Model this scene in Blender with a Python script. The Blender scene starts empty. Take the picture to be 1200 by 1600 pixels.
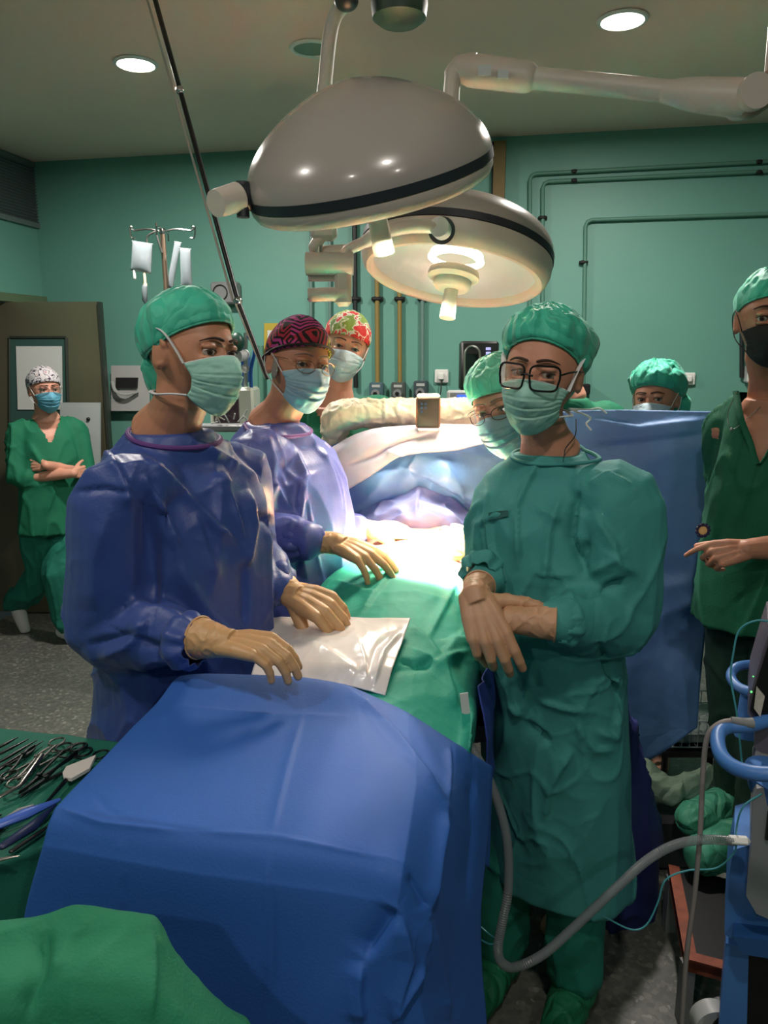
import bpy, math, random
import numpy as np
from mathutils import Vector, Matrix, noise
random.seed(7)
SC = bpy.context.scene
COL = SC.collection

# ---------------------------------------------------------------- camera
FPX = 1200.0
PITCH = math.radians(11.3)
CAM = Vector((0.0, 0.0, 1.64))
cam_data = bpy.data.cameras.new('camera')
cam_data.sensor_fit = 'VERTICAL'
cam_data.sensor_height = 36.0
cam_data.lens = 36.0 * FPX / 1600.0
cam_data.clip_start = 0.05
camera = bpy.data.objects.new('camera', cam_data)
camera.location = CAM
camera.rotation_euler = (math.radians(90) - PITCH, 0, 0)
COL.objects.link(camera)
SC.camera = camera

# ---------------------------------------------------------------- view, world
SC.view_settings.view_transform = 'Standard'
SC.view_settings.look = 'None'
SC.view_settings.gamma = 1.0
SC.view_settings.use_curve_mapping = False
SC.view_settings.exposure = 0.22
SC.cycles.sample_clamp_indirect = 60.0
SC.cycles.caustics_refractive = False
SC.cycles.caustics_reflective = False
world = bpy.data.worlds.new('world')
SC.world = world
world.use_nodes = True
world.node_tree.nodes['Background'].inputs[0].default_value = (0.02, 0.03, 0.03, 1)
world.node_tree.nodes['Background'].inputs[1].default_value = 0.5

# light levels (the lamps themselves are built further down with their fittings)
DOWNLIGHT_W = 38.0
DOWNLIGHT_ADDED_W = 11.0
SURGICAL_FAR_W = 5200.0
SURGICAL_NEAR_W = 1500.0
SURGICAL_SPILL_W = 60.0

# ---------------------------------------------------------------- pixel -> world
_c, _s = math.cos(PITCH), math.sin(PITCH)
R_AX = Vector((1, 0, 0)); F_AX = Vector((0, _c, -_s)); U_AX = Vector((0, _s, _c))
def ray(px, py):
    return F_AX + R_AX * ((px - 600) / FPX) + U_AX * ((800 - py) / FPX)
def P(px, py, Y):
    r = ray(px, py); return CAM + r * (Y / r.y)
def Pz(px, py, z):
    r = ray(px, py); return CAM + r * ((z - CAM.z) / r.z)
def project(V):
    D = V - np.array(CAM)
    f = D @ np.array(F_AX); x = D[:, 0]; u = D @ np.array(U_AX)
    return 600 + FPX * x / f, 800 - FPX * u / f

# the room is turned 11 degrees against the view
PHI = math.radians(11.0)
WDIR = Vector((math.cos(PHI), -math.sin(PHI), 0))      # along the back wall, to the right
LDIR = Vector((-math.sin(PHI), -math.cos(PHI), 0))     # along the left wall, to the camera
CORNER = P(75, 560, 5.2); CORNER.z = 0
CEIL = 2.86
ROOM_W, ROOM_D = 6.4, 7.4
WN = LDIR                                               # back wall normal (into the room)
def W(px, py, off=0.0):
    r = ray(px, py)
    t = (CORNER + WN * off - CAM).dot(WN) / r.dot(WN)
    return CAM + r * t
def LW(px, py, off=0.0):
    r = ray(px, py); n = WDIR
    t = (CORNER + n * off - CAM).dot(n) / r.dot(n)
    return CAM + r * t

# ---------------------------------------------------------------- materials
def lin(c):
    out = []
    for v in c[:3]:
        v = v / 255.0
        out.append(v / 12.92 if v <= 0.04045 else ((v + 0.055) / 1.055) ** 2.4)
    return tuple(out) + (1.0,)
_M = {}
def mat(name, col, rough=0.6, metal=0.0, var=0.0, vscale=6.0, bump=0.0, bscale=40.0, crease=0.0, cscale=5.0,
        emit=0.0, sheen=0.0, sss=0.0, trans=0.0, alpha=1.0, coat=0.0, spec=0.5, twosided=None):
    if name in _M: return _M[name]
    m = bpy.data.materials.new(name); m.use_nodes = True
    nt = m.node_tree; b = nt.nodes['Principled BSDF']
    b.inputs['Base Color'].default_value = lin(col)
    b.inputs['Roughness'].default_value = rough
    b.inputs['Metallic'].default_value = metal
    b.inputs['Specular IOR Level'].default_value = spec
    if sheen: b.inputs['Sheen Weight'].default_value = sheen
    if coat:
        b.inputs['Coat Weight'].default_value = coat; b.inputs['Coat Roughness'].default_value = 0.08
    if sss:
        b.inputs['Subsurface Weight'].default_value = sss
        b.inputs['Subsurface Radius'].default_value = (0.012, 0.005, 0.003)
        b.inputs['Subsurface Scale'].default_value = 0.6
    if trans: b.inputs['Transmission Weight'].default_value = trans
    if alpha < 1: b.inputs['Alpha'].default_value = alpha
    if emit:
        b.inputs['Emission Color'].default_value = lin(col); b.inputs['Emission Strength'].default_value = emit
    tc = nt.nodes.new('ShaderNodeTexCoord')
    if var:
        n = nt.nodes.new('ShaderNodeTexNoise'); n.inputs['Scale'].default_value = vscale; n.inputs['Detail'].default_value = 4
        nt.links.new(tc.outputs['Object'], n.inputs['Vector'])
        r = nt.nodes.new('ShaderNodeValToRGB')
        c = lin(col)
        r.color_ramp.elements[0].position = 0.3; r.color_ramp.elements[1].position = 0.7
        r.color_ramp.elements[0].color = tuple(v * (1 - var) for v in c[:3]) + (1,)
        r.color_ramp.elements[1].color = tuple(min(1, v * (1 + var)) for v in c[:3]) + (1,)
        nt.links.new(n.outputs['Fac'], r.inputs['Fac']); nt.links.new(r.outputs['Color'], b.inputs['Base Color'])
    last = None
    if bump:
        n = nt.nodes.new('ShaderNodeTexNoise'); n.inputs['Scale'].default_value = bscale; n.inputs['Detail'].default_value = 5
        nt.links.new(tc.outputs['Object'], n.inputs['Vector'])
        bp = nt.nodes.new('ShaderNodeBump'); bp.inputs['Strength'].default_value = bump; bp.inputs['Distance'].default_value = 0.004
        nt.links.new(n.outputs['Fac'], bp.inputs['Height']); last = bp
    if crease:
        v = nt.nodes.new('ShaderNodeTexVoronoi'); v.feature = 'DISTANCE_TO_EDGE'; v.inputs['Scale'].default_value = cscale
        mp = nt.nodes.new('ShaderNodeMapping'); mp.inputs['Scale'].default_value = (1, 1, 0.55)
        d = nt.nodes.new('ShaderNodeTexNoise'); d.inputs['Scale'].default_value = 3.0; d.inputs['Detail'].default_value = 3
        mx = nt.nodes.new('ShaderNodeVectorMath'); mx.operation = 'MULTIPLY_ADD'
        mx.inputs[1].default_value = (0.35, 0.35, 0.35)
        nt.links.new(tc.outputs['Object'], d.inputs['Vector']); nt.links.new(tc.outputs['Object'], mx.inputs[2])
        nt.links.new(d.outputs['Color'], mx.inputs[0]); nt.links.new(mx.outputs[0], mp.inputs['Vector'])
        nt.links.new(mp.outputs[0], v.inputs['Vector'])
        rr = nt.nodes.new('ShaderNodeMapRange'); rr.inputs['From Max'].default_value = 0.25
        nt.links.new(v.outputs['Distance'], rr.inputs['Value'])
        bp = nt.nodes.new('ShaderNodeBump'); bp.inputs['Strength'].default_value = crease; bp.inputs['Distance'].default_value = 0.012
        nt.links.new(rr.outputs[0], bp.inputs['Height'])
        if last: nt.links.new(last.outputs[0], bp.inputs['Normal'])
        last = bp
    if last: nt.links.new(last.outputs[0], b.inputs['Normal'])
    _M[name] = m
    return m

# ---------------------------------------------------------------- objects
ORG = {}
def tag(o, label, cat, group=None, kind=None):
    if label: o['label'] = label
    if cat: o['category'] = cat
    if group: o['group'] = group
    if kind: o['kind'] = kind
    return o
def thing(name, loc, label, cat, group=None):
    o = bpy.data.objects.new(name, None); COL.objects.link(o)
    o.empty_display_size = 0.1
    o.location = loc; ORG[o.name] = Vector(loc)
    return tag(o, label, cat, group)
def mesh_obj(name, V, Fc, mats, parent=None, smooth=True, fmat=None, loc=None, auto=None):
    V = np.asarray(V, dtype=float).reshape(-1, 3)
    if parent is not None: org = ORG[parent.name]
    elif loc is not None: org = Vector(loc)
    else:
        org = Vector(((V[:, 0].min() + V[:, 0].max()) / 2, (V[:, 1].min() + V[:, 1].max()) / 2, V[:, 2].min()))
    me = bpy.data.meshes.new(name)
    me.from_pydata((V - np.array(org)).tolist(), [], [tuple(int(i) for i in f) for f in Fc])
    if not isinstance(mats, (list, tuple)): mats = [mats]
    for m in mats: me.materials.append(m)
    if fmat is not None: me.polygons.foreach_set('material_index', np.array(fmat, dtype=np.int32))
    me.polygons.foreach_set('use_smooth', np.full(len(me.polygons), smooth))
    me.update()
    o = bpy.data.objects.new(name, me); COL.objects.link(o)
    if parent is not None:
        o.parent = parent; ORG[o.name] = org
    else:
        o.location = org; ORG[o.name] = org
    if auto: 
        try: me.set_sharp_from_angle(angle=math.radians(auto))
        except Exception: pass
    return o
def vec(a): return np.array(a, dtype=float)
def nrm(a):
    a = vec(a); l = np.linalg.norm(a); return a / l if l > 1e-9 else a

class G:
    """collects shapes into one mesh"""
    def __init__(s): s.V = []; s.F = []; s.M = []
    def add(s, V, Fc, mi=0):
        n = len(s.V); s.V.extend([tuple(v) for v in V]); s.F.extend([tuple(i + n for i in f) for f in Fc]); s.M.extend([mi] * len(Fc)); return s
    def box(s, c, size, R=None, mi=0, bev=0.0):
        c = vec(c); h = vec(size) / 2
        if bev > 0:
            b = min(bev, min(h) * 0.9); V = []
            for sx in (-1, 1):
                for sy in (-1, 1):
                    for sz in (-1, 1):
                        V += [(sx * h[0], sy * (h[1] - b), sz * (h[2] - b)), (sx * (h[0] - b), sy * h[1], sz * (h[2] - b)), (sx * (h[0] - b), sy * (h[1] - b), sz * h[2])]
            V = vec(V)
            def ix(x, y, z, k): return ((x * 2 + y) * 2 + z) * 3 + k
            Fc = []
            for a in (0, 1):
                Fc.append([ix(a, 0, 0, 0), ix(a, 1, 0, 0), ix(a, 1, 1, 0), ix(a, 0, 1, 0)][::(1 if a else -1)])
                Fc.append([ix(0, a, 0, 1), ix(1, a, 0, 1), ix(1, a, 1, 1), ix(0, a, 1, 1)][::(-1 if a else 1)])
                Fc.append([ix(0, 0, a, 2), ix(1, 0, a, 2), ix(1, 1, a, 2), ix(0, 1, a, 2)][::(1 if a else -1)])
            for a in (0, 1):
                for b2 in (0, 1):
                    Fc.append([ix(a, b2, 0, 0), ix(a, b2, 0, 1), ix(a, b2, 1, 1), ix(a, b2, 1, 0)])
                    Fc.append([ix(a, 0, b2, 0), ix(a, 1, b2, 0), ix(a, 1, b2, 2), ix(a, 0, b2, 2)])
                    Fc.append([ix(0, a, b2, 1), ix(1, a, b2, 1), ix(1, a, b2, 2), ix(0, a, b2, 2)])
                    for z in (0, 1): Fc.append([ix(a, b2, z, 0), ix(a, b2, z, 1), ix(a, b2, z, 2)])
        else:
            V = vec([(x * h[0], y * h[1], z * h[2]) for x in (-1, 1) for y in (-1, 1) for z in (-1, 1)])
            Fc = [(0, 1, 3, 2), (4, 6, 7, 5), (0, 4, 5, 1), (2, 3, 7, 6), (0, 2, 6, 4), (1, 5, 7, 3)]
        if R is not None: V = V @ np.array(R).T
        return s.add(V + c, Fc, mi)
    def tube(s, pts, r, n=12, mi=0, caps=True, rnd=False, closed=False, flat=1.0):
        pts = [vec(p) for p in pts]; m = len(pts)
        rr = [r] * m if np.isscalar(r) else list(r)
        if rnd:                                           # round both ends off
            d0 = nrm(pts[0] - pts[1]); d1 = nrm(pts[-1] - pts[-2]); a, b = rr[0], rr[-1]
            pre = [(pts[0] + d0 * a * math.sin(t), a * max(math.cos(t), 0.02)) for t in (1.55, 1.2, 0.8, 0.4)]
            post = [(pts[-1] + d1 * b * math.sin(t), b * max(math.cos(t), 0.02)) for t in (0.4, 0.8, 1.2, 1.55)]
            pts = [p for p, _ in pre] + pts + [p for p, _ in post]
            rr = [q for _, q in pre] + rr + [q for _, q in post]; m = len(pts)
        T = []
        for i in range(m):
            a = pts[(i - 1) % m] if (closed or i > 0) else pts[i]
            b = pts[(i + 1) % m] if (closed or i < m - 1) else pts[i]
            T.append(nrm(b - a))
        u = np.cross(T[0], (0, 0, 1.0))
        if np.linalg.norm(u) < 0.1: u = np.cross(T[0], (1.0, 0, 0))
        u = nrm(u); V = []
        for i in range(m):
            u = nrm(u - T[i] * np.dot(u, T[i])); w = np.cross(T[i], u)
            for k in range(n):
                a = 2 * math.pi * k / n
                V.append(pts[i] + (u * math.cos(a) + w * math.sin(a) * flat) * rr[i])
        Fc = []
        for i in range(m if closed else m - 1):
            j = (i + 1) % m
            for k in range(n):
                Fc.append((i * n + k, i * n + (k + 1) % n, j * n + (k + 1) % n, j * n + k))
        if caps and not closed:
            Fc.append(tuple(range(n))[::-1]); Fc.append(tuple((m - 1) * n + k for k in range(n)))
        return s.add(V, Fc, mi)
    def loft(s, rings, n=24, mi=0, dome=True, power=2.0):
        """rings: (centre, axis a, axis b)"""
        V = []; m = len(rings)
        for c, a, b in rings:
            c, a, b = vec(c), vec(a), vec(b)
            for k in range(n):
                t = 2 * math.pi * k / n; ct, st = math.cos(t), math.sin(t)
                if power != 2.0:
                    ct = math.copysign(abs(ct) ** (2 / power), ct); st = math.copysign(abs(st) ** (2 / power), st)
                V.append(c + a * ct + b * st)
        Fc = [(i * n + k, i * n + (k + 1) % n, (i + 1) * n + (k + 1) % n, (i + 1) * n + k) for i in range(m - 1) for k in range(n)]
        Fc.append(tuple(range(n))[::-1]); Fc.append(tuple((m - 1) * n + k for k in range(n)))
        return s.add(V, Fc, mi)
    def ball(s, c, r, R=None, nu=20, nv=14, mi=0):
        r = vec(r if not np.isscalar(r) else (r, r, r)); V = [(0, 0, 1.0)]
        for i in range(1, nv):
            t = math.pi * i / nv
            for k in range(nu):
                a = 2 * math.pi * k / nu; V.append((math.sin(t) * math.cos(a), math.sin(t) * math.sin(a), math.cos(t)))
        V.append((0, 0, -1.0)); V = vec(V) * r
        if R is not None: V = V @ np.array(R).T
        Fc = [(0, 1 + k, 1 + (k + 1) % nu) for k in range(nu)]
        for i in range(nv - 2):
            for k in range(nu): Fc.append((1 + i * nu + k, 1 + (i + 1) * nu + k, 1 + (i + 1) * nu + (k + 1) % nu, 1 + i * nu + (k + 1) % nu))
        L = len(V) - 1
        Fc += [(L, 1 + (nv - 2) * nu + (k + 1) % nu, 1 + (nv - 2) * nu + k) for k in range(nu)]
        return s.add(V + vec(c), Fc, mi)
    def lathe(s, prof, origin, axis=(0, 0, 1), n=48, mi=0, xdir=None):
        ax = nrm(axis); u = nrm(np.cross(ax, (0, 1, 0)) if xdir is None else xdir); w = np.cross(ax, u); V = []
        for r, z in prof:
            for k in range(n):
                a = 2 * math.pi * k / n; V.append(vec(origin) + ax * z + (u * math.cos(a) + w * math.sin(a)) * r)
        m = len(prof)
        Fc = [(i * n + k, (i + 1) * n + k, (i + 1) * n + (k + 1) % n, i * n + (k + 1) % n) for i in range(m - 1) for k in range(n)]
        return s.add(V, Fc, mi)
    def cyl(s, a, b, r, n=20, mi=0): return s.tube([a, b], r, n, mi)
    def prism(s, poly, a, b, mi=0):
        """flat polygon poly (3d points) extruded by vector from +a to +b"""
        n = len(poly); V = [vec(p) + vec(a) for p in poly] + [vec(p) + vec(b) for p in poly]
        Fc = [tuple(range(n))[::-1], tuple(range(n, 2 * n))] + [(i, (i + 1) % n, n + (i + 1) % n, n + i) for i in range(n)]
        return s.add(V, Fc, mi)
    def make(s, name, mats, parent=None, smooth=True, loc=None, auto=40):
        return mesh_obj(name, s.V, s.F, mats, parent, smooth, s.M, loc, auto if smooth else None)

def fused(g, voxel=0.004, smooth=3, fac=0.5):
    """all the closed shapes in g melted into one continuous skin"""
    me = bpy.data.meshes.new('tmp'); me.from_pydata([tuple(v) for v in g.V], [], g.F); me.update()
    o = bpy.data.objects.new('tmp', me); COL.objects.link(o)
    r = o.modifiers.new('r', 'REMESH'); r.mode = 'VOXEL'; r.voxel_size = voxel
    if smooth:
        q = o.modifiers.new('s', 'SMOOTH'); q.factor = fac; q.iterations = smooth
    dg = bpy.context.evaluated_depsgraph_get(); ev = o.evaluated_get(dg); m2 = ev.to_mesh()
    n = len(m2.vertices); V = np.empty(n * 3); m2.vertices.foreach_get('co', V); V = V.reshape(-1, 3)
    Fc = [tuple(p.vertices) for p in m2.polygons]
    ev.to_mesh_clear(); bpy.data.objects.remove(o); bpy.data.meshes.remove(me)
    return V, Fc
def vnormals(V, Fc):
    N = np.zeros_like(V); Q = np.array([f if len(f) == 4 else (f[0], f[1], f[2], f[2]) for f in Fc])
    n = np.cross(V[Q[:, 2]] - V[Q[:, 0]], V[Q[:, 3]] - V[Q[:, 1]])
    for k in range(4): np.add.at(N, Q[:, k], n)
    return N / (np.linalg.norm(N, axis=1, keepdims=True) + 1e-12)
def ridged(V, scale, aniso=(1, 1, 1), seed=0.0, p=2.0):
    out = np.empty(len(V)); A = V * np.array(aniso) * scale + seed
    for i, v in enumerate(A):
        q = noise.noise_vector(v * 0.5) * 0.6
        out[i] = 1 - abs(noise.noise(Vector(v) + q)) * 2.2
    return np.clip(out, 0, 1) ** p
def soft(V, scale, seed=0.0):
    A = V * scale + seed
    return np.array([noise.noise(Vector(v)) for v in A])
def folds(V, N, amp, scale=5.0, aniso=(1, 1, .3), seed=0.0, p=2.5, mask=None):
    d = amp * (ridged(V, scale, aniso, seed, p) - 0.35)
    if mask is not None: d = d * mask
    return V + N * d[:, None]
def strokes(V, N, lst, front=True):
    """single creases: each follows a line seen on the cloth; the cloth itself is raised (amp > 0) or pressed in"""
    x, y = project(V)
    vd = (np.array(CAM) - V); vd /= np.linalg.norm(vd, axis=1, keepdims=True)
    face = np.clip((N * vd).sum(1) * 2.5, 0, 1) if front else 1.0
    d = np.zeros(len(V))
    for pts, amp, w in lst:
        best = np.full(len(V), 1e9); tt = np.zeros(len(V)); nseg = len(pts) - 1
        for i in range(nseg):
            ax, ay = pts[i]; bx, by = pts[i + 1]; L2 = (bx - ax) ** 2 + (by - ay) ** 2
            t = np.clip(((x - ax) * (bx - ax) + (y - ay) * (by - ay)) / L2, 0, 1)
            q = np.hypot(x - ax - t * (bx - ax), y - ay - t * (by - ay))
            sd = ((x - ax) * (by - ay) - (y - ay) * (bx - ax)) > 0
            q = np.where(sd, q * 1.7, q * .55)                  # a crease is steep on one side, easy on the other
            c = q < best; best[c] = q[c]; tt[c] = (i + t[c]) / nseg
        taper = np.clip(np.minimum(tt, 1 - tt) * 5, 0.15, 1)
        e = best / w
        d += amp * taper * np.exp(-e ** 1.5)
    return V + N * (d * face)[:, None]

def crom(A, n):
    """Catmull-Rom through rows of A (m,...) -> n rows"""
    A = np.asarray(A, float); m = len(A)
    Pd = np.concatenate([[2 * A[0] - A[1]], A, [2 * A[-1] - A[-2]]]); out = []
    for k in range(n):
        t = k * (m - 1) / (n - 1); i = min(int(t), m - 2); f = t - i
        p0, p1, p2, p3 = Pd[i], Pd[i + 1], Pd[i + 2], Pd[i + 3]
        out.append(0.5 * ((2 * p1) + (-p0 + p2) * f + (2 * p0 - 5 * p1 + 4 * p2 - p3) * f * f + (-p0 + 3 * p1 - 3 * p2 + p3) * f ** 3))
    return np.array(out)
def lerp_rows(A, n):
    A = np.asarray(A, float); m = len(A); out = []
    for k in range(n):
        t = k * (m - 1) / (n - 1); i = min(int(t), m - 2); f = t - i; out.append(A[i] * (1 - f) + A[i + 1] * f)
    return np.array(out)
def patch(ctrl, nu, nv, blend=1.0):
    """ctrl rows of world points -> grid verts + faces. blend 1 = smooth, 0 = sharp"""
    A = np.array([[list(p) for p in row] for row in ctrl])
    S = crom(A, nv); S = np.swapaxes(crom(np.swapaxes(S, 0, 1), nu), 0, 1)
    if blend < 1:
        L = lerp_rows(A, nv); L = np.swapaxes(lerp_rows(np.swapaxes(L, 0, 1), nu), 0, 1); S = S * blend + L * (1 - blend)
    V = S.reshape(-1, 3)
    Fc = [(j * nu + i, (j + 1) * nu + i, (j + 1) * nu + i + 1, j * nu + i + 1) for j in range(nv - 1) for i in range(nu - 1)]
    return V, Fc
def solid(o, t=0.002, off=-1):
    m = o.modifiers.new('thickness', 'SOLIDIFY'); m.thickness = t; m.offset = off; return o
def smooth_path(pts, n): return [tuple(p) for p in crom(np.array([list(p) for p in pts]), n)]
def rotz(a): return np.array(Matrix.Rotation(a, 3, 'Z'))
def frame(x, y, z): return np.array([vec(x), vec(y), vec(z)]).T
# ================================================================ materials
M_wall = mat('teal_wall_paint', (100, 156, 143), 0.5, var=0.05, vscale=1.2, bump=0.05, bscale=60)
M_ceil = mat('ceiling_bounce_tint', (240, 210, 194), 0.8, var=0.03, vscale=1.0)  # off-white ceiling with the warm bounce light put into its colour
M_steel = mat('steel', (168, 170, 166), 0.32, 1.0)
M_chrome = mat('chrome', (205, 205, 205), 0.15, 1.0)
M_white = mat('white_plastic', (226, 226, 222), 0.4)
M_cream = mat('cream_plastic', (226, 214, 186), 0.4)
M_black = mat('black_plastic', (18, 18, 20), 0.4)
M_dark = mat('dark_rubber', (26, 27, 28), 0.6)
M_paper = mat('paper', (205, 208, 205), 0.8)
M_grey = mat('grey_plastic', (128, 130, 132), 0.45)
M_lgrey = mat('light_grey_plastic', (178, 180, 178), 0.4)
M_blue = mat('blue_plastic', (72, 122, 190), 0.4)
M_glass = mat('window_glass', (60, 90, 84), 0.12, coat=0.3)

def floor_mat():
    m = bpy.data.materials.new('terrazzo'); m.use_nodes = True; nt = m.node_tree; b = nt.nodes['Principled BSDF']
    tc = nt.nodes.new('ShaderNodeTexCoord'); v = nt.nodes.new('ShaderNodeTexVoronoi'); v.inputs['Scale'].default_value = 70
    nt.links.new(tc.outputs['Object'], v.inputs['Vector'])
    r = nt.nodes.new('ShaderNodeValToRGB'); e = r.color_ramp.elements
    e[0].position = 0.0; e[0].color = lin((95, 98, 92)); e[1].position = 1.0; e[1].color = lin((150, 152, 142))
    a = r.color_ramp.elements.new(0.55); a.color = lin((108, 110, 104)); a = r.color_ramp.elements.new(0.93); a.color = lin((124, 124, 116))
    s = nt.nodes.new('ShaderNodeSeparateColor'); nt.links.new(v.outputs['Color'], s.inputs[0]); nt.links.new(s.outputs[0], r.inputs['Fac'])
    n = nt.nodes.new('ShaderNodeTexNoise'); n.inputs['Scale'].default_value = 2.2; nt.links.new(tc.outputs['Object'], n.inputs['Vector'])
    mx = nt.nodes.new('ShaderNodeMix'); mx.data_type = 'RGBA'; mx.blend_type = 'MULTIPLY'; mx.inputs['Factor'].default_value = 0.35
    nt.links.new(r.outputs['Color'], mx.inputs['A']); nt.links.new(n.outputs['Fac'], mx.inputs['B'])
    nt.links.new(mx.outputs['Result'], b.inputs['Base Color']); b.inputs['Roughness'].default_value = 0.42
    return m
M_floor = floor_mat()

# ================================================================ room shell
FR = CORNER + WDIR * ROOM_W; NL = CORNER + LDIR * ROOM_D; NR = FR + LDIR * ROOM_D
T = 0.12
def slab(name, a, b, z0, z1, n, m):
    """wall from a to b with its thickness on the side away from n"""
    g = G(); a, b = vec(a), vec(b); o = -vec(n) * T
    g.prism([a + [0, 0, z0], b + [0, 0, z0], b + [0, 0, z1], a + [0, 0, z1]], (0, 0, 0), o)
    return tag(g.make(name, m, None, False), None, None, None, 'structure')
slab('wall_back', CORNER - WDIR * T, FR + WDIR * T, 0, CEIL, WN, M_wall)
def wall_left():                                       # with the doorway next to the corner
    c, e = vec(CORNER), vec(NL); j = vec(CORNER + LDIR * 1.75); zt = 2.0
    g = G(); g.prism([c + [0, 0, zt], j + [0, 0, zt], j, e, e + [0, 0, CEIL], c + [0, 0, CEIL]], (0, 0, 0), -vec(WDIR) * T)
    tag(g.make('wall_left', M_wall, None, False), None, None, None, 'structure')
wall_left()
slab('wall_right', FR, NR, 0, CEIL, -WDIR, M_wall)
slab('wall_front', NL - WDIR * T, NR + WDIR * T, 0, CEIL, -LDIR, M_wall)
quad = [CORNER - WDIR * T - LDIR * T, FR + WDIR * T - LDIR * T, NR + WDIR * T + LDIR * T, NL - WDIR * T + LDIR * T]
tag(G().prism(quad, (0, 0, -0.1), (0, 0, 0)).make('floor', M_floor, None, False), None, None, None, 'structure')
tag(G().prism(quad, (0, 0, CEIL), (0, 0, CEIL + 0.1)).make('ceiling', M_ceil, None, False), None, None, None, 'structure')

# steel door leaf standing open in front of the left corner
def door():
    a = P(-90, 472, 4.82); b = P(156, 472, 4.82 - 0.04); top = a.z
    a.z = 0.012; b.z = 0.012; d = nrm(b - a); n = nrm(np.cross(d, (0, 0, 1))); 
    if n[1] > 0: n = -n
    Md = mat('brushed_steel_door', (142, 136, 112), 0.38, 0.75, var=0.12, vscale=1.6)
    def at(px, py, off=0.0):
        r = vec(ray(px, py)); t = np.dot(vec(a) + n * off - vec(CAM), n) / np.dot(r, n); return vec(CAM) + r * t
    root = thing('door_1', a, None, None); root['kind'] = 'structure'
    g = G(); o = -n * 0.045
    g.prism([vec(a), vec(b), vec(b) + [0, 0, top - 0.012], vec(a) + [0, 0, top - 0.012]], (0, 0, 0), o)
    g.make('leaf', Md, root, False)
    g = G(); e = at(156, 600); g.box((vec(b) + [0, 0, top / 2]) + n * 0.002, (0.016, 0.05, top - 0.03), rotz(math.atan2(d[1], d[0])))
    g.make('edge_strip', mat('dark_steel', (70, 76, 70), 0.4, 0.6), root, False)
    # glazed light with its frame
    c = [at(15, 528, .003), at(103, 528, .003), at(107, 690, .003), at(15, 690, .003)]
    f = G()
    for i in range(4): f.tube([c[i], c[(i + 1) % 4]], 0.012, 4)
    f.make('vision_frame', mat('dark_steel', (70, 76, 70)), root, False)
    g = G(); g.prism(c, n * 0.001, n * 0.004); g.make('vision_glass', M_glass, root, False)
    return root, at, n
door_root, door_at, door_n = door()
g = G(); g.prism([door_at(25, 541, .012), door_at(97, 541, .012), door_at(98, 640, .012), door_at(28, 640, .012)], (0, 0, 0), door_n * 0.002)
tag(g.make('notice_sheet', M_paper, None, False), 'plain white notice sheet taped inside the glass of the steel door', 'notice')
g = G(); g.prism([door_at(96, 629, .05), door_at(158, 629, .05), door_at(158, 790, .05), door_at(96, 790, .05)], (0, 0, 0), door_n * 0.02)
o = g.make('whiteboard', mat('panel_white', (172, 180, 178), 0.6), None, False); tag(o, 'white board leaning on the steel door behind the walking woman', 'board')
g = G(); g.ball(door_at(138, 655, .073), 0.012); g.make('catch', M_black, o)

# header over the doorway, on the left wall
g = G(); a = LW(-40, 452, 0.03); b = LW(84, 465, 0.03); h = 0.05
g.prism([a, b, b - Vector((0, 0, h)), a - Vector((0, 0, h))], (0, 0, 0), WDIR * -0.03)
tag(g.make('trim_1', mat('header_paint', (92, 112, 84), 0.5), None, False), None, None, None, 'structure')

# louvred ventilation grille high on the left wall
def grille():
    c = [LW(-60, 187, .0), LW(68, 243, .0), LW(68, 360, .0), LW(-60, 318, .0)]
    zt = (c[1].z + c[0].z) / 2; zb = (c[2].z + c[3].z) / 2; zt = min(zt, CEIL - 0.02)
    a = LW(-60, 300, 0); b = LW(67, 300, 0); a.z = b.z = 0
    L = (b - a).length; d = (b - a).normalized()
    root = thing('ventilation_grille', (b.x, b.y, zb), 'dark louvred air grille high on the left wall under the ceiling', 'vent')
    Mg = mat('grille_dark', (110, 124, 124), 0.5, 0.3)
    R = frame(d, WDIR, (0, 0, 1)); mid = (a + b) / 2
    g = G()
    for z in (zt, zb): g.box(mid + Vector((0, 0, z)) + WDIR * .012, (L, .024, .03), R)
    for p in (a, b): g.box(p + Vector((0, 0, (zt + zb) / 2)) + WDIR * .012, (.03, .024, zt - zb), R)
    g.make('frame', Mg, root, False)
    g = G(); g.box(mid + Vector((0, 0, (zt + zb) / 2)) + WDIR * .004, (L, .006, zt - zb), R); g.make('backing', M_black, root, False)
    n = 20
    for k in range(1, n):
        z = zb + (zt - zb) * k / n; g = G()
        R2 = R @ np.array(Matrix.Rotation(math.radians(35), 3, 'X'))
        g.box(mid + Vector((0, 0, z)) + WDIR * .013, (L - .02, .018, .003), R2); g.make('slat', Mg, root, False)
grille()

# ================================================================ pipes and services on the back wall
def wall_pipe(pts, r, m, label, group, clamps=(), name='wall_pipe'):
    pts = [W(x, y, r + 0.012) for x, y in pts]
    root = thing(name, pts[-1], label, 'pipe', group)
    g = G(); full = []
    for i, p in enumerate(pts):
        if 0 < i < len(pts) - 1:
            u = (pts[i - 1] - p).normalized() * r * 3; w = (pts[i + 1] - p).normalized() * r * 3
            full += [p + u, p + (u + w) * 0.3, p + w]
        else: full.append(p)
    g.tube(full, r, 10); g.make('pipe_run', m, root)
    for x, y in clamps:
        c = W(x, y, r + 0.012); g = G()
        g.ball(c, (r * 2.3, r * 1.3, r * 1.1)); g.box(vec(c) - vec(WN) * r, (r * 4.5, r * 1.2, r * 1.6), rotz(-PHI)); g.make('clamp', M_dark, root)
M_pgrey = mat('pipe_grey', (110, 140, 134), 0.4, 0.2); M_pblack = mat('pipe_black', (24, 30, 32), 0.45)
M_pyel = mat('pipe_ochre', (142, 122, 66), 0.45); M_pteal = mat('pipe_teal', (84, 132, 116), 0.5)
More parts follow.
